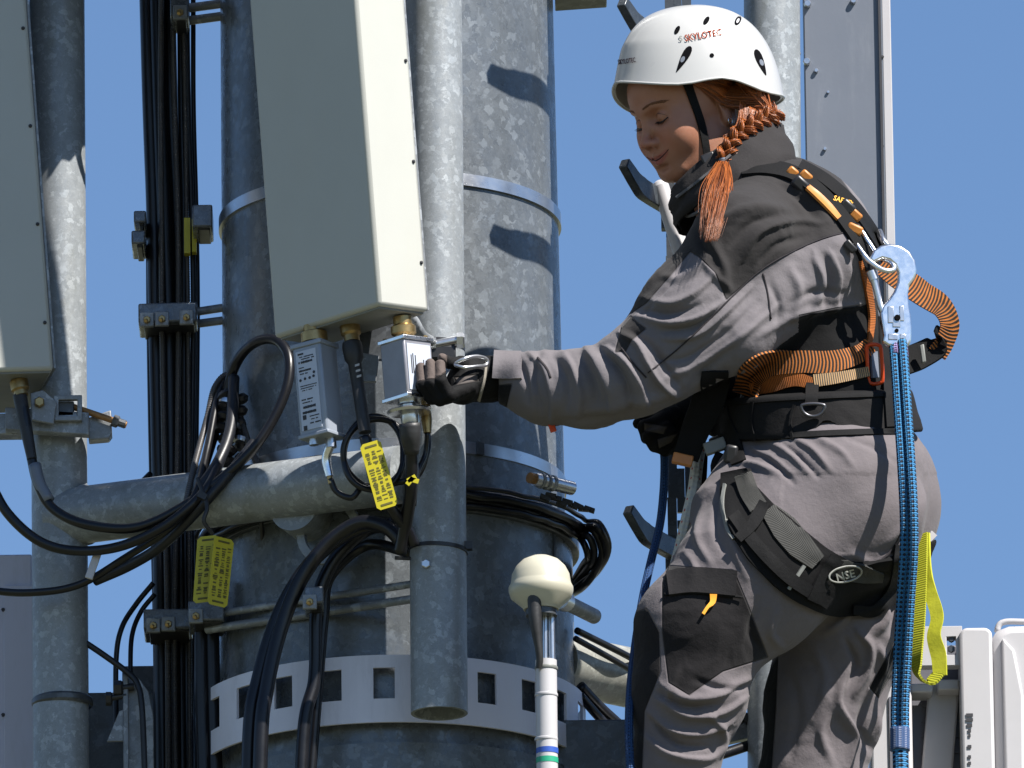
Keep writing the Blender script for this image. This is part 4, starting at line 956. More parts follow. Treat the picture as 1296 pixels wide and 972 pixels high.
def drape(b, line, wpx, th=.0025, lift=.002, sm=5, step=4.0, across=5, mb=None, ends=None):
    """strap lying on the surface b along a line drawn in the photo"""
    p = np.array([(q[0], q[1], 0) for q in line], float); q, _ = resample(p, step); q = q[:, :2]; n = len(q)
    T = np.gradient(q, axis=0); T /= np.linalg.norm(T, axis=1)[:, None]; S_ = np.c_[-T[:, 1], T[:, 0]]
    wv = np.full(n, wpx) if np.isscalar(wpx) else np.interp(np.linspace(0, 1, n), np.linspace(0, 1, len(wpx)), wpx)
    us = np.linspace(-.5, .5, across); dep = np.full((n, across), np.nan)
    for i in range(n):
        for j, u in enumerate(us):
            h = cast(b, *(q[i]+S_[i]*u*wv[i]))
            if h[0] is not None: dep[i, j] = h[2]
    md = np.nanmedian(dep) if np.isfinite(dep).any() else DIST
    for j in range(across):
        c_ = dep[:, j]; ok = np.isfinite(c_)
        dep[:, j] = np.interp(np.arange(n), np.where(ok)[0], c_[ok]) if ok.any() else md
    for _ in range(sm):
        d2 = np.minimum(dep, np.vstack([dep[:1], dep[:-1]])*.5+np.vstack([dep[1:], dep[-1:]])*.5); dep = dep*.4+d2*.6
        dep = .5*dep+.25*np.roll(dep, 1, 1)+.25*np.roll(dep, -1, 1) if False else dep
    V = np.zeros((n, across, 3))
    for i in range(n):
        for j, u in enumerate(us):
            pt = q[i]+S_[i]*u*wv[i]; d = nrm(P(pt[0], pt[1], 0)-CAM); V[i, j] = CAM+d*(dep[i, j]-lift)
    TT = np.gradient(V, axis=0); SS = np.gradient(V, axis=1); NN = np.cross(TT, SS); NN /= np.linalg.norm(NN, axis=2)[:, :, None]+1e-12
    flip = np.sign(-(NN@FWD)); flip[flip == 0] = 1; NN *= flip[:, :, None]
    Ls = np.r_[0, np.cumsum(np.linalg.norm(np.diff(V[:, across//2], axis=0), axis=1))]
    k = mb or MB(); VV = np.vstack([(V+NN*th*.5).reshape(-1, 3), (V-NN*th).reshape(-1, 3)])
    uv = np.array([(u+.5, Ls[i]) for i in range(n) for u in us]); A = n*across; Fs = []
    id_ = lambda i, j, l: l*A+i*across+j
    pos = np.dot(np.cross(VV[id_(1, 0, 0)]-VV[id_(0, 0, 0)], VV[id_(0, 1, 0)]-VV[id_(0, 0, 0)]), -FWD) > 0
    for i in range(n-1):
        for j in range(across-1):
            f1 = (id_(i, j, 0), id_(i+1, j, 0), id_(i+1, j+1, 0), id_(i, j+1, 0)); f2 = tuple(x+A for x in f1)[::-1]
            Fs += [f1, f2] if pos else [f1[::-1], f2[::-1]]
        for j, r in ((0, 0), (across-1, 1)):
            f1 = (id_(i, j, 0), id_(i, j, 1), id_(i+1, j, 1), id_(i+1, j, 0)); Fs.append(f1 if (r == 0) == pos else f1[::-1])
    for i, r in ((0, 1), (n-1, 0)):
        for j in range(across-1):
            f1 = (id_(i, j, 0), id_(i, j, 1), id_(i, j+1, 1), id_(i, j+1, 0)); Fs.append(f1 if (r == 0) == pos else f1[::-1])
    return k.add(VV, Fs, np.vstack([uv, uv]))
def text2d(txt, size, shear=0):
    c_ = bpy.data.curves.new('txt', 'FONT'); c_.body = txt; c_.size = size; c_.align_x = 'CENTER'; c_.shear = shear; c_.resolution_u = 2; c_.offset = .018
    o = bpy.data.objects.new('txt', c_); COL.objects.link(o); dg = bpy.context.evaluated_depsgraph_get(); me = bpy.data.meshes.new_from_object(o.evaluated_get(dg))
    V = np.array([v.co[:] for v in me.vertices]); F = [tuple(p.vertices) for p in me.polygons]
    bpy.data.objects.remove(o); bpy.data.curves.remove(c_); bpy.data.meshes.remove(me); return V, F
def decal(b, txt, cx, cy, hpx, ang, lift=.0012, bold=1.0, wide=1.0):
    V, F = text2d(txt, 1.0); k = MB(); a = math.radians(ang); out = []
    for v in V:
        x, y = v[0]*hpx*wide, (v[1]-.35)*hpx; px = cx+x*math.cos(a)+y*math.sin(a); py = cy+x*math.sin(a)-y*math.cos(a)
        h = cast(b, px, py); dist_ = h[2] if h[0] is not None else (np.linalg.norm(out[-1]-CAM)+lift if out else DIST)
        out.append(CAM+nrm(P(px, py, 0)-CAM)*(dist_-lift))
    return k.add(out, F)

# ================================================================== PERSON : fabrics
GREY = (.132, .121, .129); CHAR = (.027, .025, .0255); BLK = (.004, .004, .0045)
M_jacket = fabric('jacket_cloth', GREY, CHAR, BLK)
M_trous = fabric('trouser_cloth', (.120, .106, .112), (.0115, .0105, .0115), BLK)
M_collarc = fabric('collar_cloth', CHAR); M_blackf = fabric('black_padding', (.006, .006, .0065), rough=.9)
M_darkf = fabric('black_webbing', (.0065, .0065, .007), rough=.8, weave=1600)
M_glove = fabric('glove_fabric', (.006, .006, .0065), (.095, .075, .068), (.08, .07, .066), rough=.75)
def webbing(name, c1, c2, freq=150, curve=.35):
    t = NT(name); uv = t.n('ShaderNodeUVMap'); sp_ = t.n('ShaderNodeSeparateXYZ'); t.l(uv.outputs[0], sp_.inputs[0])
    bow = t.math('MULTIPLY', t.math('POWER', t.math('ABSOLUTE', t.math('SUBTRACT', sp_.outputs[0], .5)), 1.6), curve*.03)
    ph = t.math('MULTIPLY', t.math('ADD', sp_.outputs[1], bow), freq*2*math.pi); wv = t.math('SINE', ph)
    edge = t.ramp(t.math('ABSOLUTE', t.math('SUBTRACT', sp_.outputs[0], .5)), .40, .43)
    f = t.math('MAXIMUM', t.ramp(wv, -.2, .5), t.math('MULTIPLY', edge, .0)); wear = t.noise(t.co('Object'), 60, 4)
    col = t.mix(f, c2, t.mix(wear, tuple(np.array(c1)*.7), tuple(np.array(c1)*1.25)))
    return t.set(base=col, rough=.75, normal=t.bump(t.math('ADD', wv, t.noise(t.co('Object'), 1500, 1)), .5, .0008), spec=.3)
M_orange = webbing('orange_webbing', (.36, .115, .02), (.012, .008, .006), 170)
M_orange2 = webbing('orange_lining', (.36, .10, .014), (.16, .05, .01), 300, 0)
M_orplast = plain('orange_plastic', (.42, .16, .03), .42, 0, .2, 40)
M_red = plain('orange_link', (.55, .06, .01), .35, .2, .08)
M_mesh = webbing('grey_mesh_padding', (.055, .055, .05), (.012, .012, .012), 320, .8)

# ------------------------------------------------------------------ head frame
def hframe(y, p, r):
    f0 = np.array([-math.cos(y), -math.sin(y), 0]); f = f0*math.cos(p)-Z*math.sin(p); u = Z*math.cos(p)+f0*math.sin(p); l = np.cross(u, f)
    return f, l*math.cos(r)+u*math.sin(r), u*math.cos(r)-l*math.sin(r)
HF, HL, HU = hframe(math.radians(33), math.radians(23), math.radians(-3))
HO = D(868, 139, -8)
def H(x, y, z): return HO+HF*x+HL*y+HU*z
HA = np.array([HF, HL, HU])
def hell(c, r, k=.01, op='add', rot=None):
    A = HA if rot is None else np.array(rot)@HA
    return ell(H(*c), r, A, k, op)
def hcap(a, b, ra, rb, k=.008, op='add'): return rcone(H(*a), H(*b), ra, rb, 1.0, k, op)
def roty(a): a = math.radians(a); return [[math.cos(a), 0, -math.sin(a)], [0, 1, 0], [math.sin(a), 0, math.cos(a)]]
def rotz(a): a = math.radians(a); return [[math.cos(a), math.sin(a), 0], [-math.sin(a), math.cos(a), 0], [0, 0, 1]]
head = [hell((-.008, 0, .035), (.098, .073, .088), .02),           # skull
        hell((.030, 0, -.018), (.060, .060, .085), .03),          # face mass
        hell((.046, 0, .046), (.044, .056, .042), .02),           # forehead
        hell((.046, 0, -.086), (.030, .027, .026), .028),         # chin block
        hell((.070, 0, -.098), (.014, .014, .012), .014),         # chin
        hcap((.062, .024, -.094), (-.006, .050, -.060), .012, .014, .026), hcap((.062, -.024, -.094), (-.006, -.050, -.060), .012, .014, .026),
        hell((.053, .038, -.026), (.026, .020, .024), .028), hell((.053, -.038, -.026), (.026, .020, .024), .028),   # cheekbones
        hell((.053, .034, -.045), (.026, .022, .024), .026), hell((.053, -.034, -.045), (.026, .022, .024), .026),   # smile cheeks
        hcap((.083, .028, .021), (.089, .009, .017), .006, .006, .014), hcap((.083, -.028, .021), (.089, -.009, .017), .006, .006, .014),
        hell((.0905, .030, .001), (.019, .019, .012), .014, 'sub'), hell((.0905, -.030, .001), (.019, .019, .012), .014, 'sub'),
        hell((.0695, .031, .001), (.0145, .0145, .0125), .004), hell((.0695, -.031, .001), (.0145, .0145, .0125), .004),     # lids
        hcap((.084, 0, .012), (.102, 0, -.030), .0055, .0075, .010),     # bridge
        hell((.1055, 0, -.0365), (.0105, .0105, .0085), .007),
        hell((.0945, .0125, -.039), (.0095, .0062, .0068), .005), hell((.0945, -.0125, -.039), (.0095, .0062, .0068), .005),
        hell((.101, .0055, -.0455), (.0035, .0028, .0022), .002, 'sub'), hell((.101, -.0055, -.0455), (.0035, .0028, .0022), .002, 'sub'),
        hell((.068, 0, -.064), (.0235, .029, .021), .022),           # muzzle
        hcap((.0915, 0, -.0615), (.071, .030, -.0555), .0048, .0034, .005), hcap((.0915, 0, -.0615), (.071, -.030, -.0555), .0045, .0036, .005),
        hcap((.0875, 0, -.0735), (.071, .026, -.0640), .0060, .0036, .005), hcap((.0885, 0, -.0735), (.071, -.026, -.0640), .0056, .0040, .005),
        hcap((.0985, 0, -.0675), (.077, .0320, -.0570), .0012, .0012, .003, 'sub'), hcap((.0985, 0, -.0675), (.076, -.0320, -.0570), .0014, .0014, .003, 'sub'),
        hell((.086, 0, -.084), (.006, .016, .0045), .008, 'sub'),
        
        ]
EAR = (-.034, .066, -.012)
head += [hell(EAR, (.019, .0075, .031), .006, 'add', rotz(22)), hell((-.024, .079, -.006), (.010, .008, .017), .004, 'sub', rotz(22)), hell((-.026, .0725, -.036), (.0085, .005, .010), .005)]
head += [dict(rcone(H(-.030, 0, -.05), D(925, 262, 0), .055, .062, 1.0, .03))]
hv, hf = build(head, .0016, 2)
# body core inside the clothes (one figure from neck to feet, continuing in the arms and hands)
core = [rc((925, 250, 0, 46), (985, 300, 0, 70), 1.1), rc((985, 300, 0, 70), (1035, 460, 0, 66), .9), rc((1035, 460, 0, 66), (1045, 580, 0, 75), .9),
        rc((945, 305, -105, 40), (805, 478, -100, 30)), rc((805, 478, -100, 30), (640, 478, -15, 18)), rc((640, 478, -15, 18), (590, 483, -8, 16)),
        rc((985, 290, 90, 45), (930, 500, 95, 28)), rc((930, 500, 95, 28), (850, 540, 70, 16)),
        rc((1040, 630, -65, 75), (885, 800, -100, 52)), rc((885, 800, -100, 52), (862, 960, -92, 38)), rc((862, 960, -92, 38), (850, 1180, -85, 26)),
        rc((1090, 640, 60, 75), (1058, 800, 50, 56)), rc((1058, 800, 50, 56), (1038, 930, 60, 42)), rc((1038, 930, 60, 42), (1020, 1180, 65, 26))]
cv_, cf_ = build(core, .009, 1)
M_skin = None
t = NT('skin'); c = t.co('Object'); n1 = t.noise(c, 55, 5, .6); n2 = t.noise(c, 420, 3, .6); fr = t.vor(c, 230)
sk_ = t.mix(n1, (.27, .118, .070), (.34, .160, .100)); sk_ = t.mix(t.math('MULTIPLY', t.ramp(fr, .18, .08), t.math('MULTIPLY', t.ramp(n1, .5, .65), .35)), sk_, (.16, .06, .03))
lip = t.attr('lips'); sk_ = t.mix(t.math('MULTIPLY', lip, .75), sk_, (.27, .06, .05))
che = t.attr('blush'); sk_ = t.mix(t.math('MULTIPLY', che, .35), sk_, (.36, .10, .065))
M_skin = t.set(base=sk_, rough=.48, normal=t.bump(t.math('ADD', n2, t.math('MULTIPLY', fr, .4)), .22, .0007), sss=.12, spec=.4)
t.b.inputs['Subsurface Radius'].default_value = (.01, .004, .002); t.b.inputs['Subsurface Scale'].default_value = .5
def hl(V): d = np.asarray(V)-HO; return d@HF, d@HL, d@HU
x_, y_, z_ = hl(hv)
zc_ = -.0685+.0105*(np.abs(y_)/.030)**1.7
lips = np.clip(1-np.abs(z_-zc_+.0005)/(.0098*np.clip(1-(np.abs(y_)/.031)**2, 0, 1)**.4+1e-4), 0, 1); lips = np.clip(lips*2.2, 0, 1)*((x_ > .05) & (np.abs(y_) < .031))
blush = np.exp(-(((np.abs(y_)-.038)/.018)**2+((z_+.035)/.022)**2))*(x_ > .03)+np.exp(-((y_/.012)**2+((z_+.037)/.012)**2))*(x_ > .09)
allV = np.vstack([hv, cv_]); allF = np.vstack([hf, cf_+len(hv)])
person = qmesh('person', allV, allF, M_skin, None, {'lips': np.r_[lips, np.zeros(len(cv_))], 'blush': np.r_[blush, np.zeros(len(cv_))]})
base = D(960, 1190, 0)
person.data.transform(Matrix.Translation(Vector(-base))); person.location = tuple(base)
tag(person, 'woman in grey work clothes and white helmet reaching for a connector', 'person')
Bhead = bvh((hv, hf))

# ------------------------------------------------------------------ brows, lashes, earring
M_brow = plain('brow_hair', (.13, .05, .02), .6); M_lash = plain('lash', (.015, .01, .01), .5)
def hstroke(k, pl, r, n=6):
    """small hair line on the head, pl in head coordinates"""
    out = []
    for a in pl:
        o_ = H(a[0]+.03, a[1], a[2]); h = Bhead.ray_cast(Vector(o_), Vector(-HF)); out.append(np.array(h[0])+HF*.0004 if h[0] is not None else H(*a))
    k.tube(out, r, n)
for sgn in (1, -1):
    k = MB()
    for i in range(60):
        u = i/59; yy = sgn*(.012+.036*u); zz = .0225+.006*math.sin(u*2.2)-.005*u*u+rng.uniform(-.0016, .0016)*(1-u*.6)
        hstroke(k, [(.09, yy, zz-.001), (.09, yy+sgn*.003, zz+.0005), (.09, yy+sgn*.006, zz+.0008)], [.0007, .0006, .0002], 5)
    obj('eyebrow', k, M_brow, person, smooth=180)
for sgn in (1, -1):
    k = MB(); ln = []
    for i in range(13):
        u = i/12; yy = sgn*(.0175+.028*u); zz = -.0060-.0035*math.sin(math.pi*u)+.002*u; ln.append((.09, yy, zz))
        for q in range(2):
            y2 = yy+rng.uniform(-.001, .001); o_ = H(.12, y2, zz); h = Bhead.ray_cast(Vector(o_), Vector(-HF)); b0 = np.array(h[0]) if h[0] is not None else H(.085, y2, zz)
            k.tube([b0, b0+HF*.004-HU*.002+HL*sgn*.001, b0+HF*.007-HU*.0022+HL*sgn*.0025], [.0004, .0003, .0001], 4)
    hstroke(k, ln, [.0008, .0020, .0008], 6)
    hstroke(k, [(.09, sgn*(.0175+.028*u), .0075-.006*(u-.4)**2*4) for u in np.linspace(0, 1, 9)], [.0002, .0005, .0002], 5)
    obj('eyelashes', k, M_lash, person, smooth=180)
k = MB(); hstroke(k, [(.09, .0325*u, -.0680+.0112*abs(u)**1.7) for u in np.linspace(-1, 1, 23)], [.0005, .0011, .0012, .0011, .0005], 6); obj('mouth_line', k, plain('mouth_line', (.05, .012, .010), .6), person, smooth=180)
k = MB(); e0 = H(-.024, .0785, -.043); k.tube([e0+HF*.004*math.cos(a)+HU*.005*math.sin(a) for a in np.linspace(0, 2*math.pi, 17)[:-1]], .0007, 6, closed=True); obj('earring', k, M_alu, person, smooth=180)

# ------------------------------------------------------------------ helmet
RIMZ = np.array([.0509, .0453, .0396, .0338, .0282, .0230, .0190, .0195, .0260, .0305, .0262, .0170, .0095, .0076, .0100, .0130, .0155, .0165, .0165])
for _ in range(2): RIMZ = np.convolve(np.pad(RIMZ, 1, mode='edge'), [.15, .7, .15], 'valid')
def hel_pt(phi, v, off=0.0):
    """phi 0 = front, + towards the viewer's side; v 0 rim .. 1 crown"""
    c, s_ = math.cos(phi), math.sin(phi)
    a = abs(math.degrees(math.atan2(s_, c)))
    rim = np.interp(a, range(0, 181, 10), RIMZ)
    rx_ = .138 if c > 0 else .150; R_side = .115
    th = v*math.pi/2
    ct, st_ = math.cos(th)**.74, math.sin(th)
    top = .182
    x = -.012+rx_*c*ct+.0*st_; y = R_side*s_*ct; z = rim+(top-rim)*st_**.92
    fl_ = math.exp(-v*9)
    x += .010*c*fl_*(1 if c > 0 else .25); y += .003*s_*fl_
    # shallow panel step along the front and the sides
    z += .0022*math.exp(-((v-.30)/.05)**2)*max(0, c)
    rr = 1+off/.11
    return HC0+(HF2*x+HL2*y)*rr+HU2*(z+off*st_)
HF2, HL2, HU2 = hframe(math.radians(20), math.radians(5), math.radians(-2)); HC0 = D(876, 140, -8)
nph, nv = 120, 40
def shell(off):
    V = []
    for j in range(nv):
        v = (j/(nv-1))**1.25
        for i in range(nph): V.append(hel_pt(2*math.pi*i/nph, min(v, .9985), off))
    return np.array(V)
Vo = shell(0); Vi = shell(-.004); F = []
for j in range(nv-1):
    for i in range(nph):
        q = (i+1) % nph; F.append((j*nph+i, j*nph+q, (j+1)*nph+q, (j+1)*nph+i))
A_ = nv*nph; Fi = [tuple(x+A_ for x in f)[::-1] for f in F]; Fr = [(i, A_+i, A_+(i+1) % nph, (i+1) % nph) for i in range(nph)]
capo = [tuple((nv-1)*nph+i for i in range(nph))]; capi = [tuple(A_+(nv-1)*nph+i for i in range(nph))[::-1]]
M_helmet = plain('helmet_shell', (.385, .385, .378), .3, 0, .02, 8, .05, .0003, coat=.35, dirt=(.45, .42, .38, .12))
k = MB(); k.add(np.vstack([Vo, Vi]), F+Fi+Fr+capo+capi); helmet = obj('helmet', k, M_helmet, person, smooth=60)
Bhel = bvh((Vo, np.array(F)))
k = MB(); k.tube([hel_pt(2*math.pi*i/nph, 0, .0) for i in range(nph)], .0022, 8, closed=True); obj('rim_edge', k, M_helmet, helmet, smooth=180)
def patch(poly, mat, name, lift=.0008, parent=None, b=None):
    """thin insert following the surface inside an outline drawn in the photo"""
    poly = np.array(poly, float); c0_ = poly.mean(0); V = []; F = []; rings = 4; n = len(poly)
    for r in range(1, rings+1):
        for q in poly: V.append(c0_+(q-c0_)*r/rings)
    V.append(c0_); out = []
    for q in V:
        h = cast(b or Bhel, *q); dd = h[2] if h[0] is not None else (np.linalg.norm(out[-1]-CAM)+lift if out else DIST); out.append(CAM+nrm(P(q[0], q[1], 0)-CAM)*(dd-lift))
    for r in range(rings-1):
        for i in range(n): j = (i+1) % n; F.append((r*n+i, r*n+j, (r+1)*n+j, (r+1)*n+i))
    for i in range(n): F.append((n*rings, (i+1) % n, i))
    k = MB(); k.add(out, F); return obj(name, k, mat, parent or helmet, smooth=180)
def oval(cx, cy, a, b_, ang, n=18, taper=0):
    t_ = np.linspace(0, 2*math.pi, n, endpoint=False); an = math.radians(ang)
    x = a*np.cos(t_); y = b_*np.sin(t_)*(1+taper*np.cos(t_)); return np.c_[cx+x*math.cos(an)-y*math.sin(an), cy+x*math.sin(an)+y*math.cos(an)]
for cx, cy, a, b_, an, tp in ((857, 38, 6, 2.8, -62, 0), (894, 26, 6, 3, -58, 0), (934, 26, 6.5, 3.6, -62, 0), (865, 75, 19, 4.3, -61, .65), (963, 79, 18, 4.3, 68, -.5), (901, 70, 2.8, 2.8, 0, 0)):
    o = patch(oval(cx, cy, a, b_, an, 18, tp), M_void, 'vent' if a > 4 else 'rivet')
    if a > 15: patch(oval(cx-(1 if cx < 900 else -1), cy, 4.2, 2.4, an), M_radome_r, 'vent_slide', .0014, o)
patch(oval(934, 26, 3.2, 1.6, -62), M_white, 'vent_slide', .0014)
M_htext = plain('orange_print', (.20, .032, .012), .9, spec=.03); M_htext2 = plain('dark_print', (.05, .02, .03), .9, spec=.03)
obj('helmet_lettering', decal(Bhel, 'SKYLOTEC', 890, 44, 11.5, -10, .0025, wide=.86), M_htext, helmet, smooth=180)
obj('helmet_emblem', decal(Bhel, 'S', 861.5, 48.5, 9, -8, .0026, wide=1.1), M_blkgrey, helmet, smooth=180)
obj('helmet_lettering', decal(Bhel, 'SKYLOTEC', 793, 77, 8.5, -8, .0026, wide=.55), M_htext2, helmet, smooth=180)
# chin strap
Bface = Bhead
k = MB(); drape(Bface, [(868, 100), (876, 122), (886, 150), (892, 175), (895, 198), (893, 215)], [11, 10, 9, 9, 9, 8], .002, .003, mb=k); obj('chin_strap', k, M_darkf, person, smooth=60)
k = MB(); k.box(D(897, 202, -62), (s(9), s(6), s(8)), [nrm([1, 0, .4]), Yv, nrm([-.4, 0, 1])]); obj('strap_buckle', k, M_blk, person, bevel=.003)
k = MB(); drape(Bface, [(905, 196), (925, 172), (940, 150), (950, 120)], [6, 6, 6, 6], .002, .003, mb=k); obj('chin_strap', k, M_darkf, person, smooth=60)

# ------------------------------------------------------------------ hair
t = NT('red_hair'); uvn = t.n('ShaderNodeTexCoord'); mp = t.n('ShaderNodeMapping'); t.l(uvn.outputs['UV'], mp.inputs[0]); mp.inputs['Scale'].default_value = (14, 60, 1)
hn = t.noise(t.co('Object'), 260, 3); hn2 = t.noise(t.co('Object'), 30, 3)
hs = t.n('ShaderNodeSeparateXYZ'); t.l(uvn.outputs['UV'], hs.inputs[0]); hc = t.mix(t.ramp(hs.outputs[0], 0, 1, 0, 1, False), (.035, .008, .003), (.40, .115, .022)); hc = t.mix(t.math('MULTIPLY', hn, .5), hc, (.30, .075, .014))
M_hair = t.set(base=hc, rough=.38, spec=.6, normal=t.bump(hn, .4, .001))
class HairMB(MB):
    def tube(self, *a, **k_):
        MB.tube(self, *a, **k_); self.uv[-1][:, 0] = rng.random(); return self
hair = HairMB()
def strand(pl, r0, wob=.0015, n=5):
    p = np.array(pl); p = p+np.c_[rng.normal(0, wob, (len(p), 3))]*np.linspace(.2, 1, len(p))[:, None]; q, _ = resample(p, .006); hair.tube(q, [r0, r0, r0*.8, r0*.25], n)
def offhead(px, py, lift=.003):
    h = cast(Bhead, px, py); return (CAM+nrm(P(px, py, 0)-CAM)*(h[2]-lift)) if h[0] is not None else D(px, py, -10)
# side hair over the temple and above the ear, swept back
def hpath(pl, lift, r): strand([offhead(x, y, lift*(.35+.65*min(1, i*.6))) if x < 945 else D(x, y, dd_) for i, (x, y, dd_) in enumerate(pl)], r, .0007)
for i in range(620):
    u = rng.random(); v = rng.random(); L_ = rng.uniform(.002, .011)
    y0 = 100+6*rng.random(); x0 = 874+44*u
    hpath([(x0, y0, 0), (x0+24, y0+5+14*v*(1-.4*u), 0), (x0+46, y0+9+24*v, -52+26*v), (958+16*v, 116+22*v+6*u, -46), (974+6*v, 134+10*v, -34)], L_, .0005+.0005*rng.random())
for i in range(240):
    u = rng.random(); dd = -50+60*rng.random()
    strand([D(930+36*u, 98+8*rng.random(), dd), D(946+26*u, 112+10*rng.random(), dd), D(962+14*u, 130+8*rng.random(), dd*.7-12), D(974+6*u, 144+5*rng.random(), dd*.3-30)], .0007+.0004*rng.random(), .0016)
for i in range(90):
    u = rng.random(); strand([D(936+22*u, 128+12*u, -50), D(934+18*u, 154, -56), D(920+14*u, 176, -62), D(902+14*rng.random(), 194+10*rng.random(), -66)], .0006, .0025)
# braid : three strands woven round a centre line
bl_ = pts([(984, 143, -.035), (968, 150, -.06), (948, 160, -.085), (932, 173, -.098), (922, 188, -.105), (916, 203, -.108)]); bq, _ = resample(bl_, .001); nb_ = len(bq)
for ph in range(3):
    for fil in range(80):
        oa, ob = rng.normal(0, .0028, 2); pl_ = []
        for i in range(0, nb_, 3):
            u = i/nb_; th = 2*math.pi*(u*2.7+ph/3); T_ = nrm(bq[min(i+1, nb_-1)]-bq[max(i-1, 0)]); sd = nrm(np.cross(T_, FWD)); up_ = nrm(np.cross(sd, T_)); A0 = .0145*(1-.3*u)
            pl_.append(bq[i]+sd*(A0*math.sin(th)+oa)+up_*(A0*.55*math.sin(2*th)+ob))
        hair.tube(pl_, .0007, 4)
# loose tail
for i in range(800):
    u = rng.normal(0, 1); v = rng.normal(0, 1); L_ = .45+.58*rng.random()**.8
    def tp(k_, x, sp): y = 204+k_*100*L_; return D(x+u*sp+rng.normal(0, .8), y, -82-118*(k_*L_)**.8-14*math.sin(min(k_, 1)*3)+v*5)
    q, _ = resample([tp(0, 915, 2.2), tp(.2, 913, 4.6), tp(.45, 909, 6.6), tp(.72, 904, 6.2), tp(1.0, 899, 4.8)], .007); hair.tube(q, [.0007, .0007, .0005, .0001], 4)
ho = obj('hair', hair, M_hair, person, smooth=180)
k = MB(); k.lathe([(.0075, -.003), (.0088, -.0015), (.0088, .0015), (.0075, .003)], D(916, 203.5, -80), nrm(D(913, 222, -84)-D(918, 190, -78)), 18); obj('hair_tie', k, M_radome_r, ho)
# ------------------------------------------------------------------ jacket
jk = [rc((950, 262, 5, 62), (992, 300, 5, 92), 1.25, 30), rc((992, 300, 5, 96), (1036, 500, 5, 96), 1.05, 30), rc((1036, 500, 5, 96), (1040, 545, 5, 98), 1.0, 20),
      rc((960, 268, -75, 42), (940, 300, -115, 58), 1, 40), rc((1000, 262, 60, 58), (1035, 300, 60, 66), 1, 40),
      rc((1018, 300, -35, 70), (1045, 345, -35, 62), 1, 30),
      rc((942, 310, -112, 62), (870, 400, -122, 57), 1, 22), rc((870, 400, -122, 57), (800, 474, -108, 50), 1, 20),
      rc((812, 470, -108, 50), (745, 492, -72, 47), 1, 22), rc((745, 492, -72, 47), (690, 490, -42, 46), 1, 16), rc((690, 490, -42, 44), (640, 478, -16, 33), 1, 12),
      rc((1040, 335, -70, 60), (930, 425, -122, 40), 1, 26), rc((930, 425, -122, 42), (855, 470, -118, 34), 1, 20),
      rc((985, 300, 85, 55), (930, 490, 92, 38), 1, 14), rc((930, 500, 92, 38), (866, 532, 72, 27), 1, 14)]
def jcut(f, x, y, z):      # open cuff and neck hollow
    px, py = pfield(x, y, z)
    cuff = ((px-632)+(py-478)*-.05)/KPM
    return np.maximum(f, -cuff)
jv, jf = build(jk, .0032, 2, extra=lambda f, x, y, z: np.maximum(f, np.where(y < .05, (632-pfield(x, y, z)[0])/KPM, -1)))
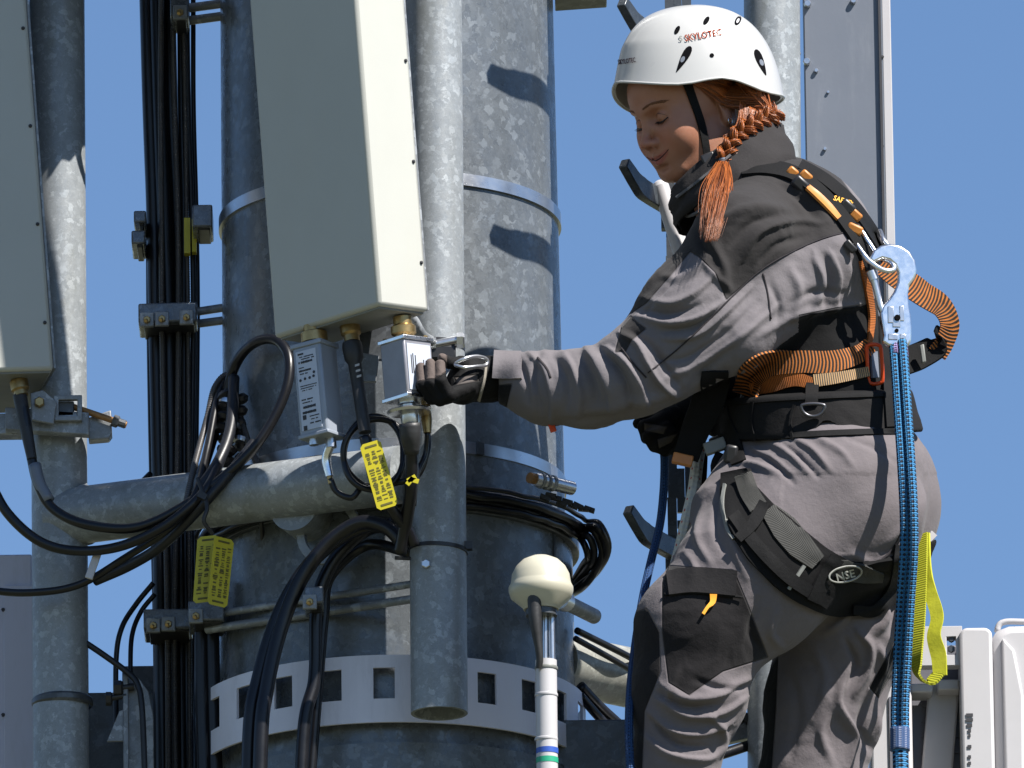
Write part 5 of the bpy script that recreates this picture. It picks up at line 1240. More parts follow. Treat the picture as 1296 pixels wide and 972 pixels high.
JF = [  # forearm
    ([(668, 446), (690, 470), (700, 505), (698, 535)], 7, 4.5, 1), ([(655, 452), (665, 480), (668, 508)], 5, -4, 0), ([(683, 446), (676, 476), (684, 520)], 5, -4.5, 0),
    ([(715, 448), (728, 470), (736, 500), (732, 528)], 8, 5, -1), ([(700, 450), (716, 482), (716, 520)], 6, -4, 0), ([(742, 444), (758, 462), (772, 492), (776, 520)], 9, 7, 1),
    ([(735, 450), (748, 478), (756, 508)], 6, -5, 0), ([(768, 440), (792, 458), (810, 486), (818, 512)], 8, 6, -1), ([(757, 440), (784, 470), (796, 500), (800, 520)], 7, -7, 0),
    ([(786, 424), (806, 436), (818, 460), (834, 484), (856, 500)], 6, 6, 1), ([(800, 420), (826, 440), (846, 470), (862, 492)], 6, -5, 0), ([(740, 520), (790, 512), (840, 500), (880, 480)], 9, 4, 0), ([(700, 535), (760, 528), (820, 515)], 6, -3, 0),
    # upper arm
    ([(820, 380), (850, 385), (880, 372), (908, 345)], 7, 5, 1), ([(808, 400), (846, 408), (884, 400), (920, 378)], 7, 5.5, -1), ([(812, 392), (850, 397), (890, 384)], 5, -4.5, 0),
    ([(838, 350), (862, 352), (888, 335), (900, 322)], 6, 4, 0), ([(846, 430), (880, 425), (915, 400), (950, 365)], 7, 5, 1), ([(838, 418), (876, 414), (905, 395)], 5, -4, 0), ([(832, 455), (870, 452), (920, 420), (960, 382)], 5, -3.5, 0),
    ([(842, 478), (880, 462), (930, 430), (985, 385)], 7, 4, -1), ([(870, 490), (905, 455), (925, 440)], 6, -4, 0), ([(890, 330), (905, 350), (925, 368)], 6, 3.5, 0),
    # side under the yoke
    ([(975, 360), (985, 385), (982, 410)], 5, -3, 0), ([(1000, 340), (1012, 370), (1004, 400)], 7, 4, 0), ([(1030, 325), (1040, 360), (1026, 395)], 8, 5, 1), ([(1052, 320), (1062, 352), (1056, 390)], 7, 4.5, -1),
    ([(1043, 322), (1050, 355), (1042, 392)], 5, -4.5, 0), ([(1075, 318), (1084, 345), (1078, 372)], 5, -3.5, 0), ([(960, 425), (1010, 398), (1060, 390), (1094, 384)], 6, 4, 0), ([(1000, 385), (1030, 370), (1070, 372)], 6, -3, 0),
    # yoke
    ([(905, 290), (930, 270), (965, 262), (1000, 268)], 8, 4, 0), ([(940, 330), (962, 296), (1000, 282), (1040, 284)], 8, 4.5, 1), ([(925, 310), (950, 282), (985, 272)], 6, -4, 0), ([(960, 335), (985, 310), (1020, 298)], 6, -3.5, 0),
    ([(900, 305), (915, 335), (920, 365)], 7, 4, 0), ([(880, 285), (890, 310), (905, 325)], 6, -3.5, 0), ([(1005, 235), (1030, 255), (1050, 282)], 7, 3.5, 0), ([(985, 232), (1010, 250), (1030, 275)], 6, -3, 0),
    ([(860, 300), (846, 330), (826, 356), (806, 384)], 4, 3.5, 0), ([(876, 318), (858, 346), (836, 372), (812, 398)], 3, -3, 0)]
jv = wrinkle(jv, jf, .0032, (11, 11, 11), 3); jv = folds(jv, jf, [(a[0], a[1]*.85, a[2]*1.45)+tuple(a[3:]) for a in JF]); jv = wrinkle(jv, jf, .0011, (30, 30, 30), 9)
px, py = proj(jv); yy_ = jv[:, 1]
yoke = [(838, 232), (880, 215), (930, 190), (985, 170), (1060, 220), (1110, 290), (1076, 292), (1040, 302), (1000, 320), (962, 343), (940, 362), (919, 380), (905, 345), (884, 325), (862, 312), (846, 306)]
pocket = [(862, 308), (876, 316), (846, 352), (818, 384), (800, 396), (785, 402), (800, 370), (826, 340)]
elbow = [(778, 446), (786, 414), (798, 400), (806, 408), (818, 416), (800, 430), (792, 445)]
cuffp = [(622, 488), (648, 486), (640, 520), (616, 520)]
r2 = np.maximum.reduce([polydist(px, py, p) for p in (yoke, pocket, elbow)])/KPM
black = [(1110, 378), (1094, 386), (1060, 390), (1010, 400), (962, 428), (930, 452), (905, 474), (880, 492), (840, 520), (800, 560), (880, 620), (1180, 620), (1180, 380)]  # black harness area and the shade under the arm, both painted as cloth colour
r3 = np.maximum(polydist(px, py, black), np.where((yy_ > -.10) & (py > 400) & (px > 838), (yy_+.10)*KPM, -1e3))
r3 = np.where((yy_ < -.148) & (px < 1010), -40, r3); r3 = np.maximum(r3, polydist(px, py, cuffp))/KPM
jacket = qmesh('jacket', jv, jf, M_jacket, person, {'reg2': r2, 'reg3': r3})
Bj = bvh((jv, jf))
# cuff tab, zip pull, sleeve stitching
k = MB(); drape(Bj, [(660, 462), (640, 462), (624, 461)], [34, 35, 35], .003, .004, mb=k); obj('cuff_tab', k, fabric('cuff_cloth', GREY), jacket, smooth=60)
k = MB(); k.box(D(699, 541, -45), (s(4), s(2), s(6)), [nrm([1, 0, .3]), Yv, nrm([-.3, 0, 1])]); obj('zip_pull', k, M_red, jacket, bevel=.001)
def stitch(b, line, name, parent, mat, w_=1.6, lift=.0012): k = MB(); drape(b, line, w_, .0008, lift, 2, 4, 3, k); return obj(name, k, mat, parent, smooth=180)
M_seam = fabric('seam_shadow', (.030, .027, .03)); 
stitch(Bj, [(1078, 292), (1040, 302), (1000, 320), (962, 343), (930, 372), (900, 402), (860, 440), (820, 472)], 'seam', jacket, M_seam)
stitch(Bj, [(966, 346), (972, 372), (976, 404)], 'seam', jacket, M_seam)
stitch(Bj, [(786, 440), (800, 458), (818, 478)], 'seam', jacket, M_seam, 2.2)
stitch(Bj, [(680, 452), (692, 466), (697, 478)], 'seam', jacket, M_seam, 2.4)
# collar
def collar_():
    ct = D(918, 199, 0); cb_ = D(938, 258, 0); V = []; F = []; n = 72; m_ = 9
    ma = D(850, 243, -6)-ct; mb_ = D(858, 288, 0)-cb_
    sa = np.array([0, -s(66), 0]); sb = np.array([0, -s(98), 0])
    maB = D(990, 160, 0)-ct; mbB = D(1012, 238, 0)-cb_
    for l in range(2):
        for j in range(m_+1):
            v = j/m_
            for i in range(n):
                t_ = 2*math.pi*(i+.5)/n; c_, s1 = math.cos(t_), math.sin(t_)
                top = ct+(ma if c_ > 0 else maB)*abs(c_)+sa*s1; bot = cb_+(mb_ if c_ > 0 else mbB)*abs(c_)+sb*s1
                p = bot*(1-v)+top*v; ctr = cb_*(1-v)+ct*v; bulge = 1+.06*math.sin(math.pi*v)+.045*noise.noise(Vector((c_*2.2, s1*2.2, v*4)))+.03*(1-abs(noise.noise(Vector((c_*4+5, s1*4, v*6))))*2)
                p = ctr+(p-ctr)*bulge*(1 if l == 0 else .955); V.append(p)
    F = []; A = (m_+1)*n
    for j in range(m_):
        for i in range(n-2):
            q = i+1; f = (j*n+i, (j+1)*n+i, (j+1)*n+q, j*n+q); F.append(f); F.append(tuple(x+A for x in f)[::-1])
    for i in range(n-2): F.append((m_*n+i, A+m_*n+i, A+m_*n+i+1, m_*n+i+1))
    k = MB(); k.add(V, F); return k, V, F
# roll so that the opening sits at the throat
k, V_, F_ = collar_(); co_ = obj('collar', k, M_collarc, jacket, smooth=180)
Bc = BVHTree.FromPolygons([tuple(v) for v in V_], F_)
k = MB(); drape(Bc, [(856, 250), (880, 232), (905, 212), (925, 196)], 3, .002, .003, mb=k); obj('collar_piping', k, fabric('piping', (.09, .09, .095)), jacket, smooth=60)
k = MB(); k.tube(pts([(850, 246, -.02), (866, 272, -.03), (884, 268, -.09), (900, 252, -.11)]), s(2.2), 8, step=.006); obj('zip', k, fabric('zip_tape', (.10, .10, .11)), jacket, smooth=180)
k = MB(); k.prism([(-s(3), -s(30)), (s(9), -s(36)), (s(11), 0), (s(3), s(22)), (-s(6), s(16))], D(992, 200, -20), X, Z, Yv, 0, .004); obj('reflective_tab', k, plain('reflective_tape', (.40, .42, .50), .4, .2), jacket, bevel=.001)

# ------------------------------------------------------------------ trousers
near = [rc((1040, 650, -60, 104), (950, 735, -95, 92), 1, 30), rc((950, 735, -95, 92), (888, 800, -108, 80), 1, 25), rc((885, 800, -108, 78), (872, 880, -104, 69), 1, 18),
        rc((872, 880, -104, 69), (856, 965, -96, 51), 1, 18), rc((856, 965, -96, 51), (850, 1180, -88, 44), 1, 18)]
far = [rc((1092, 640, 55, 92), (1066, 800, 45, 80), 1, 30), rc((1066, 800, 45, 80), (1042, 890, 55, 70), 1, 20), rc((1042, 890, 55, 70), (1026, 1000, 62, 64), 1, 20), rc((1026, 1000, 62, 62), (1015, 1180, 66, 50), 1, 20)]
hips = [rc((1038, 545, 0, 104), (1048, 600, 0, 120), 1.05, 30), rc((1068, 632, -62, 98), (1078, 650, -62, 92), 1, 30), rc((1090, 615, 55, 88), (1092, 640, 55, 90), 1, 30), rc((955, 590, -40, 40), (930, 650, -60, 55), 1, 30)]
tr = hips+near+far
tv, tf = build(tr, .0034, 2, extra=lambda f, x, y, z: np.maximum(f, -(pfield(x, y, z)[1]-528)/KPM))
TF = [([(935, 585), (960, 590), (985, 600)], 5, 4), ([(950, 568), (975, 580), (1000, 600)], 5, 4, 1), ([(975, 560), (1000, 575), (1025, 600)], 5, 3.5), ([(1005, 556), (1030, 572), (1050, 596)], 6, 3.5, 1), ([(1035, 555), (1062, 570), (1080, 590)], 5, 3),
      ([(962, 572), (985, 590), (1005, 612)], 4, -3), ([(990, 562), (1015, 582), (1036, 604)], 4, -3), ([(1075, 555), (1110, 568), (1136, 585)], 5, -2.5), ([(1150, 570), (1152, 640), (1142, 700)], 5, -5), ([(1165, 570), (1170, 620), (1163, 670)], 6, 3),
      ([(1075, 700), (1105, 712), (1140, 700)], 7, 4), ([(1060, 716), (1090, 728), (1125, 722)], 5, -4), ([(1010, 690), (1050, 712), (1080, 722)], 6, 3), ([(1120, 690), (1140, 670), (1160, 640)], 6, 2.5),
      ([(890, 640), (882, 680), (900, 715)], 5, 3), ([(910, 630), (905, 670), (918, 700)], 5, -3), ([(925, 640), (925, 680), (945, 730)], 6, 3), ([(868, 700), (880, 720), (872, 738)], 5, 3),
      # knee
      ([(838, 868), (870, 885), (910, 880), (950, 858)], 7, 6, 1), ([(835, 885), (870, 905), (910, 902), (945, 882)], 6, 5.5, -1), ([(832, 876), (868, 895), (912, 891)], 4, -5), ([(820, 900), (850, 925), (885, 930), (925, 915)], 7, 6, 1),
      ([(826, 912), (856, 940), (895, 945)], 5, -5.5), ([(815, 930), (850, 955), (895, 960), (915, 945)], 7, 5, -1), ([(880, 860), (915, 872), (945, 868)], 5, -4), ([(860, 845), (850, 870), (840, 890)], 5, 3), ([(890, 900), (915, 925), (912, 955)], 5, 4),
      ([(960, 760), (950, 800), (968, 826)], 6, -3), ([(985, 770), (975, 800), (990, 820)], 6, 3),
      # far leg
      ([(1085, 800), (1100, 820), (1095, 850), (1080, 880)], 7, 7, 1), ([(1105, 760), (1120, 778), (1112, 800)], 7, 7), ([(1075, 850), (1062, 890), (1082, 930), (1075, 968)], 8, 7, -1), ([(1098, 880), (1090, 915), (1100, 950)], 6, -6),
      ([(1070, 810), (1084, 840), (1072, 866)], 5, -6), ([(1110, 815), (1118, 840), (1108, 870)], 6, 5), ([(1125, 740), (1132, 765), (1128, 800)], 5, -5), ([(1030, 820), (1045, 860), (1035, 910)], 8, 3), ([(1000, 850), (1010, 900), (1000, 960)], 8, -3),
      ([(1050, 900), (1040, 930), (1052, 965)], 6, 4), ([(1080, 770), (1062, 790), (1045, 800)], 6, 4), ([(1110, 900), (1108, 930), (1098, 960)], 6, 5)]
tpx, tpy = proj(tv); msk = np.where((tpy > 600) & (tpy < 700) & (tpx > 990), .35, 1.0)
tv = wrinkle(tv, tf, .0030, (10, 10, 10), 31, msk); tv = folds(tv, tf, [(a[0], a[1]*.85, a[2]*1.35)+tuple(a[3:]) for a in TF]); tv = wrinkle(tv, tf, .0011, (30, 30, 30), 17, msk)
px, py = proj(tv)
poc = [(838, 737), (846, 716), (928, 722), (944, 760), (972, 832), (915, 850), (872, 880), (846, 864), (838, 800)]
shin = [(790, 780), (818, 770), (834, 800), (836, 850), (816, 900), (812, 990), (780, 1000)]
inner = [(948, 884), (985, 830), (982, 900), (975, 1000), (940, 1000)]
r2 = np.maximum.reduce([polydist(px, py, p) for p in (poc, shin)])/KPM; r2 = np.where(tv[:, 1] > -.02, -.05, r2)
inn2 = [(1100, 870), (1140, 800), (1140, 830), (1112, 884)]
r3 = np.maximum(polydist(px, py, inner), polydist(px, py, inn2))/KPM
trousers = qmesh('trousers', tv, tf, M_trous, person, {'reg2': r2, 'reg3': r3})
Bt = bvh((tv, tf)); Bb = bvh((tv, tf), (jv, jf))
M_pock = fabric('pocket_cloth', (.017, .016, .017))
k = MB(); drape(Bt, [(845, 738), (880, 734), (932, 738)], [30, 32, 32], .003, .006, mb=k); obj('pocket_flap', k, M_pock, trousers, smooth=60)
stitch(Bt, [(840, 752), (880, 750), (940, 756)], 'pocket_edge', trousers, M_darkf, 3, .004)
k = MB(); drape(Bt, [(903, 752), (902, 762), (896, 768), (890, 777)], [9, 7, 4, 4], .003, .006, mb=k); obj('zip_pull', k, plain('orange_pull', (.85, .36, .03), .5), trousers, smooth=60)
stitch(Bt, [(1146, 560), (1151, 600), (1148, 650), (1134, 690), (1108, 716)], 'seam', trousers, M_seam, 3.5, .0015)
# boots
for (a, b_, lab) in (((850, 1180, -88, 40), (800, 1205, -100, 34), ''), ((1015, 1180, 66, 40), (965, 1205, 60, 34), '')):
    v_, f_ = build([rc((a[0], 1130, a[2], 42), a), rc(a, b_)], .006, 2, extra=lambda f, x, y, z: np.maximum(f, (pfield(x, y, z)[1]-1232)/KPM)); qmesh('boot', v_, f_, M_blackf, person)

# ------------------------------------------------------------------ harness : belt and leg loops as padded shells over the cloth
def pad(prims, mid, halfw, th, name, mat, h=.0034, box_px=None, smoothit=2, clip=None):
    """band of thickness th around prims, in the slab halfw (px) round the line mid (two photo points)"""
    (x0, y0), (x1, y1) = mid; L = math.hypot(x1-x0, y1-y0); nx, ny = -(y1-y0)/L, (x1-x0)/L
    def ex(f, x, y, z):
        px, py = pfield(x, y, z); d = np.abs((px-x0)*nx+(py-y0)*ny-6*np.sin(np.clip(((px-x0)*(x1-x0)+(py-y0)*(y1-y0))/L/L, 0, 1)*math.pi)*0)-halfw
        b_ = f-th; k_ = .004; dd = d/KPM; hh = np.clip(.5+.5*(b_-dd)/k_, 0, 1); g_ = dd*(1-hh)+b_*hh+k_*hh*(1-hh); g_ = np.maximum(g_, -(f+.012))
        if clip: g_ = np.maximum(g_, clip(px, py, y))
        return g_
    v_, f_ = build(prims, h, smoothit, extra=ex)
    v_ = wrinkle(v_, f_, .0012, (26, 26, 26), 5); return qmesh(name, v_, f_, mat, person), v_, f_
belt, bv, bf = pad(hips[:1]+[rc((1034, 480, 0, 97), (1038, 545, 0, 108), 1.05, 30)], ((915, 533), (1150, 520)), 27, .016, 'belt', fabric('belt_padding', (.011, .0105, .011), rough=.85))
lm = MB(); drape(Bb, [(930, 596), (938, 630), (958, 664), (992, 700), (1034, 732), (1084, 746), (1146, 728)], [34, 58, 74, 78, 76, 62, 48], .008, .006, 6, 4, 13, lm)
leg1 = obj('leg_loop', lm, M_blackf, person, smooth=60, bevel=0); lv, lf = np.vstack(lm.v), lm.f
leg2, l2v, l2f = pad(far[:1]+hips[2:3], ((1100, 735), (1180, 700)), 14, .006, 'leg_loop', M_blackf)
BB = bvh((tv, tf), (jv, jf), (bv, bf), (lv, lf))
BH = person
def strap(line, w_, mat, name='strap', lift=.002, sm=6, th=.003, b=None, parent=None):
    k = MB(); drape(b or BB, line, w_, th, lift, sm, 4, 5, k); return obj(name, k, mat, parent or person, smooth=60)
hb_ = belt
strap([(912, 552), (980, 552), (1060, 548), (1152, 545)], 7, M_darkf, 'belt_edge', .003, parent=belt); strap([(915, 510), (980, 504), (1060, 500), (1150, 497)], 8, M_darkf, 'belt_edge', .003, parent=belt)
strap([(1030, 470), (1028, 490), (1027, 512)], 16, M_darkf, 'belt_loop', .004, parent=belt)
k = MB(); rr_ = [cast(BB, 1029+15*math.cos(a), 516+11*math.sin(a)) for a in (0,)]; dc = (rr_[0][2] or DIST)-.014
k.tube([CAM+nrm(P(1029+15*math.cos(a), 514+(13 if math.sin(a) > 0 else 3)*math.sin(a), 0)-CAM)*dc for a in np.linspace(0, 2*math.pi, 28, endpoint=False)], .0030, 8, closed=True); obj('belt_ring', k, plain('dark_metal', (.10, .10, .11), .35, .8), belt, smooth=180)
strap([(1005, 512), (1000, 535), (1003, 556)], 3, M_darkf, 'belt_seam', .003, parent=belt)
strap([(952, 509), (950, 535), (955, 558)], 4, M_darkf, 'belt_seam', .003, parent=belt)
# orange waist webbing
w1 = strap([(942, 500), (950, 478), (972, 462), (1010, 458), (1050, 458), (1085, 449), (1102, 436)], [30, 34, 30, 28, 28, 24, 20], M_orange, 'waist_strap', .006, 14)
w2 = strap([(950, 494), (975, 487), (1005, 480), (1030, 486)], [14, 20, 18, 14], M_orange2, 'waist_strap', .005, 14)
strap([(1030, 482), (1060, 478), (1100, 470)], [16, 14, 12], webbing('speckled_webbing', (.42, .26, .12), (.10, .08, .06), 260, 0), 'waist_strap', .006, 10)
strap([(1092, 330), (1100, 370), (1104, 400), (1102, 425), (1098, 445)], [8, 8, 7, 6, 6], M_orange2, 'back_strap', .008, 10)
strap([(905, 470), (905, 520), (925, 560), (935, 585)], [34, 34, 26, 20], M_darkf, 'front_strap', .004, 10)
strap([(1120, 400), (1122, 440), (1125, 480), (1128, 540)], [16, 16, 14, 12], M_darkf, 'back_strap', .006, 8)
# shoulder strap over the yoke
strap([(938, 214), (970, 212), (1005, 220), (1040, 245), (1070, 280), (1092, 312), (1104, 340)], [15, 17, 18, 16, 16, 18, 18], M_darkf, 'shoulder_strap', .007, 10, .005)
strap([(1012, 208), (1045, 228), (1078, 258), (1108, 300), (1125, 330)], [12, 14, 14, 14, 12], M_darkf, 'shoulder_strap', .006, 10, .005)
strap([(1022, 236), (1036, 248), (1050, 262), (1062, 276)], [6, 8, 8, 6], M_orplast, 'orange_edge', .012, 4, .003)
def lump(px, py, a, b_, ang, mat, name, lift=.012, dy=.012, parent=None):
    h = cast(BB, px, py); dd = (h[2] or DIST)-lift; c_ = CAM+nrm(P(px, py, 0)-CAM)*dd; an = math.radians(ang); u_ = RT*math.cos(an)-UP*math.sin(an); w_ = RT*math.sin(an)+UP*math.cos(an)
    k = MB(); k.box(c_, (s(a), dy/2, s(b_)), [u_, FWD, w_]); return obj(name, k, mat, parent or person, bevel=min(s(a), s(b_))*.45)
lump(1003, 218, 7, 6, 40, M_orplast, 'strap_stitching'); lump(1020, 223, 8, 6, 42, M_orplast, 'strap_stitching'); lump(1013, 233, 11, 8, 42, M_blk, 'buckle', .008, .016)
lump(1080, 270, 12, 6, 42, M_orplast, 'strap_stitching', .016); lump(1072, 262, 10, 8, 42, M_blk, 'buckle', .010, .014); lump(1082, 290, 10, 6, 25, M_orplast, 'strap_stitching', .014); lump(1076, 312, 9, 5, 48, M_blk, 'buckle', .010)
k = MB(); 
obj('strap_lettering', decal(BB, 'SAFETY', 1068, 254, 9, 18, .013, wide=.9), plain('orange_lettering', (.75, .36, .04), .5), person, smooth=180)
# leg loop details
strap([(940, 600), (948, 622), (960, 642)], [22, 24, 24], M_mesh, 'leg_strap', .006, parent=leg1)
strap([(972, 645), (990, 665), (1012, 690), (1035, 712)], [20, 34, 34, 22], M_mesh, 'mesh_insert', .003, 4, parent=leg1)
strap([(1045, 714), (1070, 722), (1098, 728), (1118, 732)], [14, 26, 22, 10], M_mesh, 'mesh_insert', .003, 4, parent=leg1)
strap([(928, 650), (958, 690), (1000, 732), (1050, 764)], 16, M_darkf, 'leg_strap', .005, 6, parent=leg1)
strap([(1018, 716), (1006, 734), (998, 746)], [4, 4, 4], M_blkgrey, 'label_tab', .003, 2, parent=leg1)
strap([(1060, 706), (1045, 730), (1030, 762)], [18, 18, 18], M_darkf, 'cross_strap', .007, 4, parent=leg1)
strap([(968, 636), (952, 664), (934, 682)], [14, 16, 14, 12], M_darkf, 'cross_strap', .007, 4, parent=leg1)
obj('leg_loop_lettering', decal(bvh((lv, lf)), 'NSE', 1070, 728, 14, -14, .014), plain('grey_lettering', (.30, .30, .27), .6), leg1, smooth=180)
k = MB(); drape(bvh((lv, lf)), [tuple(q) for q in np.vstack([oval(1070, 727, 21, 9.5, -12, 24), oval(1070, 727, 21, 9.5, -12, 24)[:1]])], 2, .001, .014, 1, 4, 3, k); obj('leg_loop_oval', k, plain('grey_ring', (.26, .26, .24), .6), leg1, smooth=180)
strap([(917, 612), (914, 640), (920, 668), (928, 682)], [3, 4, 4, 3], M_blkgrey, 'loop_piping', .003, 3, parent=leg1)
strap([(1140, 690), (1135, 740), (1110, 772), (1080, 772)], [14, 18, 16, 12], M_darkf, 'leg_strap', .006, 6, parent=leg1)
# loose webbing loop standing off the back
def ribbon(line, w_, mat, name, parent, side, th=.0028, step=.006):
    q, _ = resample(np.array([D(*a) for a in line]), step); n = len(q); T = np.gradient(q, axis=0); T /= np.linalg.norm(T, axis=1)[:, None]
    S = np.array([nrm(np.asarray(side, float)-t_*np.dot(side, t_)) for t_ in T]) if np.ndim(side) == 1 else np.array([nrm(a-t_*np.dot(a, t_)) for a, t_ in zip(np.array([np.interp(np.linspace(0, 1, n), np.linspace(0, 1, len(side)), np.array(side)[:, c_]) for c_ in range(3)]).T, T)])
    N = np.cross(T, S); wv = np.array(w_, float)/KPM if not np.isscalar(w_) else s(w_); k = MB(); k.strip(q, S, N, list(wv) if not np.isscalar(w_) else wv, th); return obj(name, k, mat, parent, smooth=60)
ribbon([(1115, 335, -20), (1140, 352, -25), (1168, 372, -20), (1192, 388, -8), (1202, 410, 0), (1196, 432, 4), (1186, 448, 4)], [26, 34, 36, 33, 27, 25, 26], M_orange, 'webbing_loop', person, [(-.6, -.2, -.8), (-.6, -.2, -.8), (-.65, -.3, -.75), (-.8, -.4, -.5), (-.92, -.4, -.1), (-.88, -.4, .3), (-.8, -.4, .5)])
ribbon([(1196, 418, 6), (1188, 436, 4), (1160, 452, 0), (1132, 462, -8), (1112, 468, -20)], [28, 36, 38, 36, 32], M_darkf, 'webbing_loop', person, [(-.7, -.4, -.5), (-.35, -.3, -1), (0, -.3, -1), (0, -.3, -1), (0, -.3, -1)], .005)
k = MB(); k.box(D(1168, 448, -14), (s(3), s(3), s(12)), [nrm([1, 0, .4]), Yv, nrm([-.1, 0, 1])]); obj('webbing_keeper', k, M_blkgrey, person, bevel=.002)
# orange oval link
ol = oval(1106, 460, 23, 8.5, 88, 28); h = cast(BB, 1106, 460); dl = (h[2] or DIST)-.02
def lp_(q, d_): return CAM+nrm(P(q[0], q[1], 0)-CAM)*d_
sq = [(1097, 442), (1099, 437), (1105, 436), (1112, 437), (1115, 442), (1117, 478), (1115, 484), (1108, 486), (1102, 485), (1099, 480)]
k = MB(); q, _ = resample([lp_(a, dl) for a in sq], .004, True); k.tube(q, s(2.6), 8, closed=True); obj('orange_link', k, M_red, person, smooth=180)
strap([(1106, 445), (1108, 478)], 8, M_radome_r, 'link_webbing', .010, 2)
# front hardware below the arm
for (px_, py_, a, b_, an) in ((912, 560, 14, 10, -20), (925, 575, 8, 12, 10), (900, 545, 8, 6, 30)): lump(px_, py_, a, b_, an, M_blk, 'buckle', .012, .02)
k = MB(); k.tube([lp_(a, dl+.03) for a in ((940, 500), (935, 516), (941, 530), (934, 546), (938, 560))], s(2.5), 8); obj('chain_link', k, M_dkgalv, person, smooth=180)
ribbon([(905, 470, -60), (895, 510, -50), (880, 545, -40), (868, 580, -35)], [44, 42, 36, 32], M_darkf, 'front_strap', person, (1, 0, .25), .006)
k = MB(); k.box(D(864, 582, -38), (s(13), s(5), s(7)), [nrm([1, 0, -.25]), Yv, nrm([.25, 0, 1])]); obj('orange_buckle', k, plain('amber_buckle', (.42, .16, .04), .4), person, bevel=.002)
k = MB(); k.box(D(905, 565, -45), (s(14), s(5), s(8)), [nrm([1, 0, .35]), Yv, nrm([-.35, 0, 1])]); obj('buckle', k, M_blkgrey, person, bevel=.002)
k = MB(); k.tube(pts([(912, 575, -.06), (906, 590, -.06), (910, 606, -.05), (920, 616, -.05)]), s(7), 10, step=.01); obj('strap_end', k, M_blackf, person, smooth=180)
k = MB(); k.prism([(0, 0), (s(10), -s(14)), (s(18), -s(6)), (s(12), 0)], D(1168, 672, 20), X, Z, Yv, 0, .001); obj('care_label', k, M_white, trousers)

# ------------------------------------------------------------------ gloves
def rch(a, b, *r):
    sh = lambda q: (q[0], q[1], q[2]-50*min(1, max(0, (620-q[0])/85)), q[3]); return rc(sh(a), sh(b), *r)
def glove(prims, name, polys, polys2=()):
    v_, f_ = build(prims, .0015, 2); v_ = wrinkle(v_, f_, .0009, (60, 60, 60), 2); px, py = proj(v_)
    r2 = np.maximum.reduce([polydist(px, py, p) for p in polys])/KPM if polys else np.full(len(v_), -.05)
    r3 = np.maximum.reduce([polydist(px, py, p) for p in polys2])/KPM if polys2 else np.full(len(v_), -.05)
    return qmesh(name, v_, f_, M_glove, person, {'reg2': r2, 'reg3': r3}), v_, f_
gl = [rch((645, 478, -16, 27), (618, 480, -12, 27), 1, 10), rch((618, 480, -12, 27), (590, 484, -14, 25), 1.15, 10), rch((598, 470, -6, 13), (584, 492, -20, 20), 1.1, 8),
      rch((594, 490, -45, 9.5), (568, 500, -62, 9), 1, 5), rch((568, 500, -62, 8.8), (558, 482, -64, 7.6), 1, 2), rch((558, 482, -64, 7.4), (557, 461, -56, 6.2), 1, 2),
      rch((592, 494, -33, 9.5), (557, 505, -51, 9), 1, 5), rch((557, 505, -51, 8.8), (546, 485, -54, 7.6), 1, 2), rch((546, 485, -54, 7.4), (544.5, 460, -46, 6.2), 1, 2),
      rch((590, 498, -20, 9.5), (547, 503, -38, 9), 1, 5), rch((547, 503, -38, 8.6), (535, 487, -42, 7.4), 1, 2), rch((535, 487, -42, 7.2), (532.5, 465, -34, 6), 1, 2),
      rch((588, 498, -6, 9), (543, 500, -24, 8.4), 1, 5), rch((543, 500, -24, 8), (529, 490, -28, 6.8), 1, 2), rch((529, 490, -28, 6.6), (526, 474, -22, 5.4), 1, 2),
      rch((600, 466, -12, 12), (583, 460, -30, 9.5), 1, 6), rch((583, 460, -30, 9), (568, 459, -40, 7.5), 1, 2), rch((568, 459, -40, 7.3), (560, 453, -44, 6), 1, 2)]
glv, gv_, gf_ = glove(gl, 'glove', [[(518, 446), (566, 444), (566, 470), (551, 479), (538, 481), (518, 486)]], [[(575, 478), (604, 474), (606, 482), (578, 487)]])
Bg = bvh((gv_, gf_))
strap([(616, 456), (613, 480), (606, 508)], 3, fabric('glove_piping', (.22, .20, .17)), 'glove_piping', .002, 2, .002, Bg, glv)
k = MB(); q, _ = resample(pts([(576, 461, -.108), (588, 454, -.112), (604, 451, -.095), (616, 455, -.080), (615, 462, -.080), (601, 464, -.100), (587, 465, -.112)]), .004, True); k.tube(q, s(2.4), 10, closed=True)
tag(obj('steel_ring', k, M_steel, smooth=180), 'shiny steel ring lying over the knuckles of the gloved hand', 'ring')
gr = [rc((868, 534, 70, 22), (845, 538, 62, 22), 1, 8), rc((850, 532, 60, 20), (832, 545, 52, 18), 1, 8),
      rc((840, 532, 44, 9), (816, 540, 40, 8.5), 1, 4), rc((816, 540, 40, 8.5), (818, 554, 44, 7.5), 1, 3), rc((844, 542, 38, 9), (822, 553, 34, 8.5), 1, 4), rc((822, 553, 34, 8.5), (828, 565, 40, 7.5), 1, 3),
      rc((850, 550, 36, 9), (834, 564, 34, 8.5), 1, 4), rc((834, 564, 34, 8.5), (842, 571, 40, 7), 1, 3), rc((856, 554, 40, 8), (846, 566, 40, 7.5), 1, 4), rc((846, 566, 40, 7.5), (852, 570, 46, 6.5), 1, 3),
      rc((838, 530, 60, 9), (820, 528, 58, 8), 1, 4), rc((820, 528, 58, 8), (808, 536, 56, 7), 1, 3)]
glove(gr, 'glove', [], [[(815, 535), (845, 540), (840, 550), (815, 545)], [(832, 556), (858, 548), (850, 560), (834, 568)]])

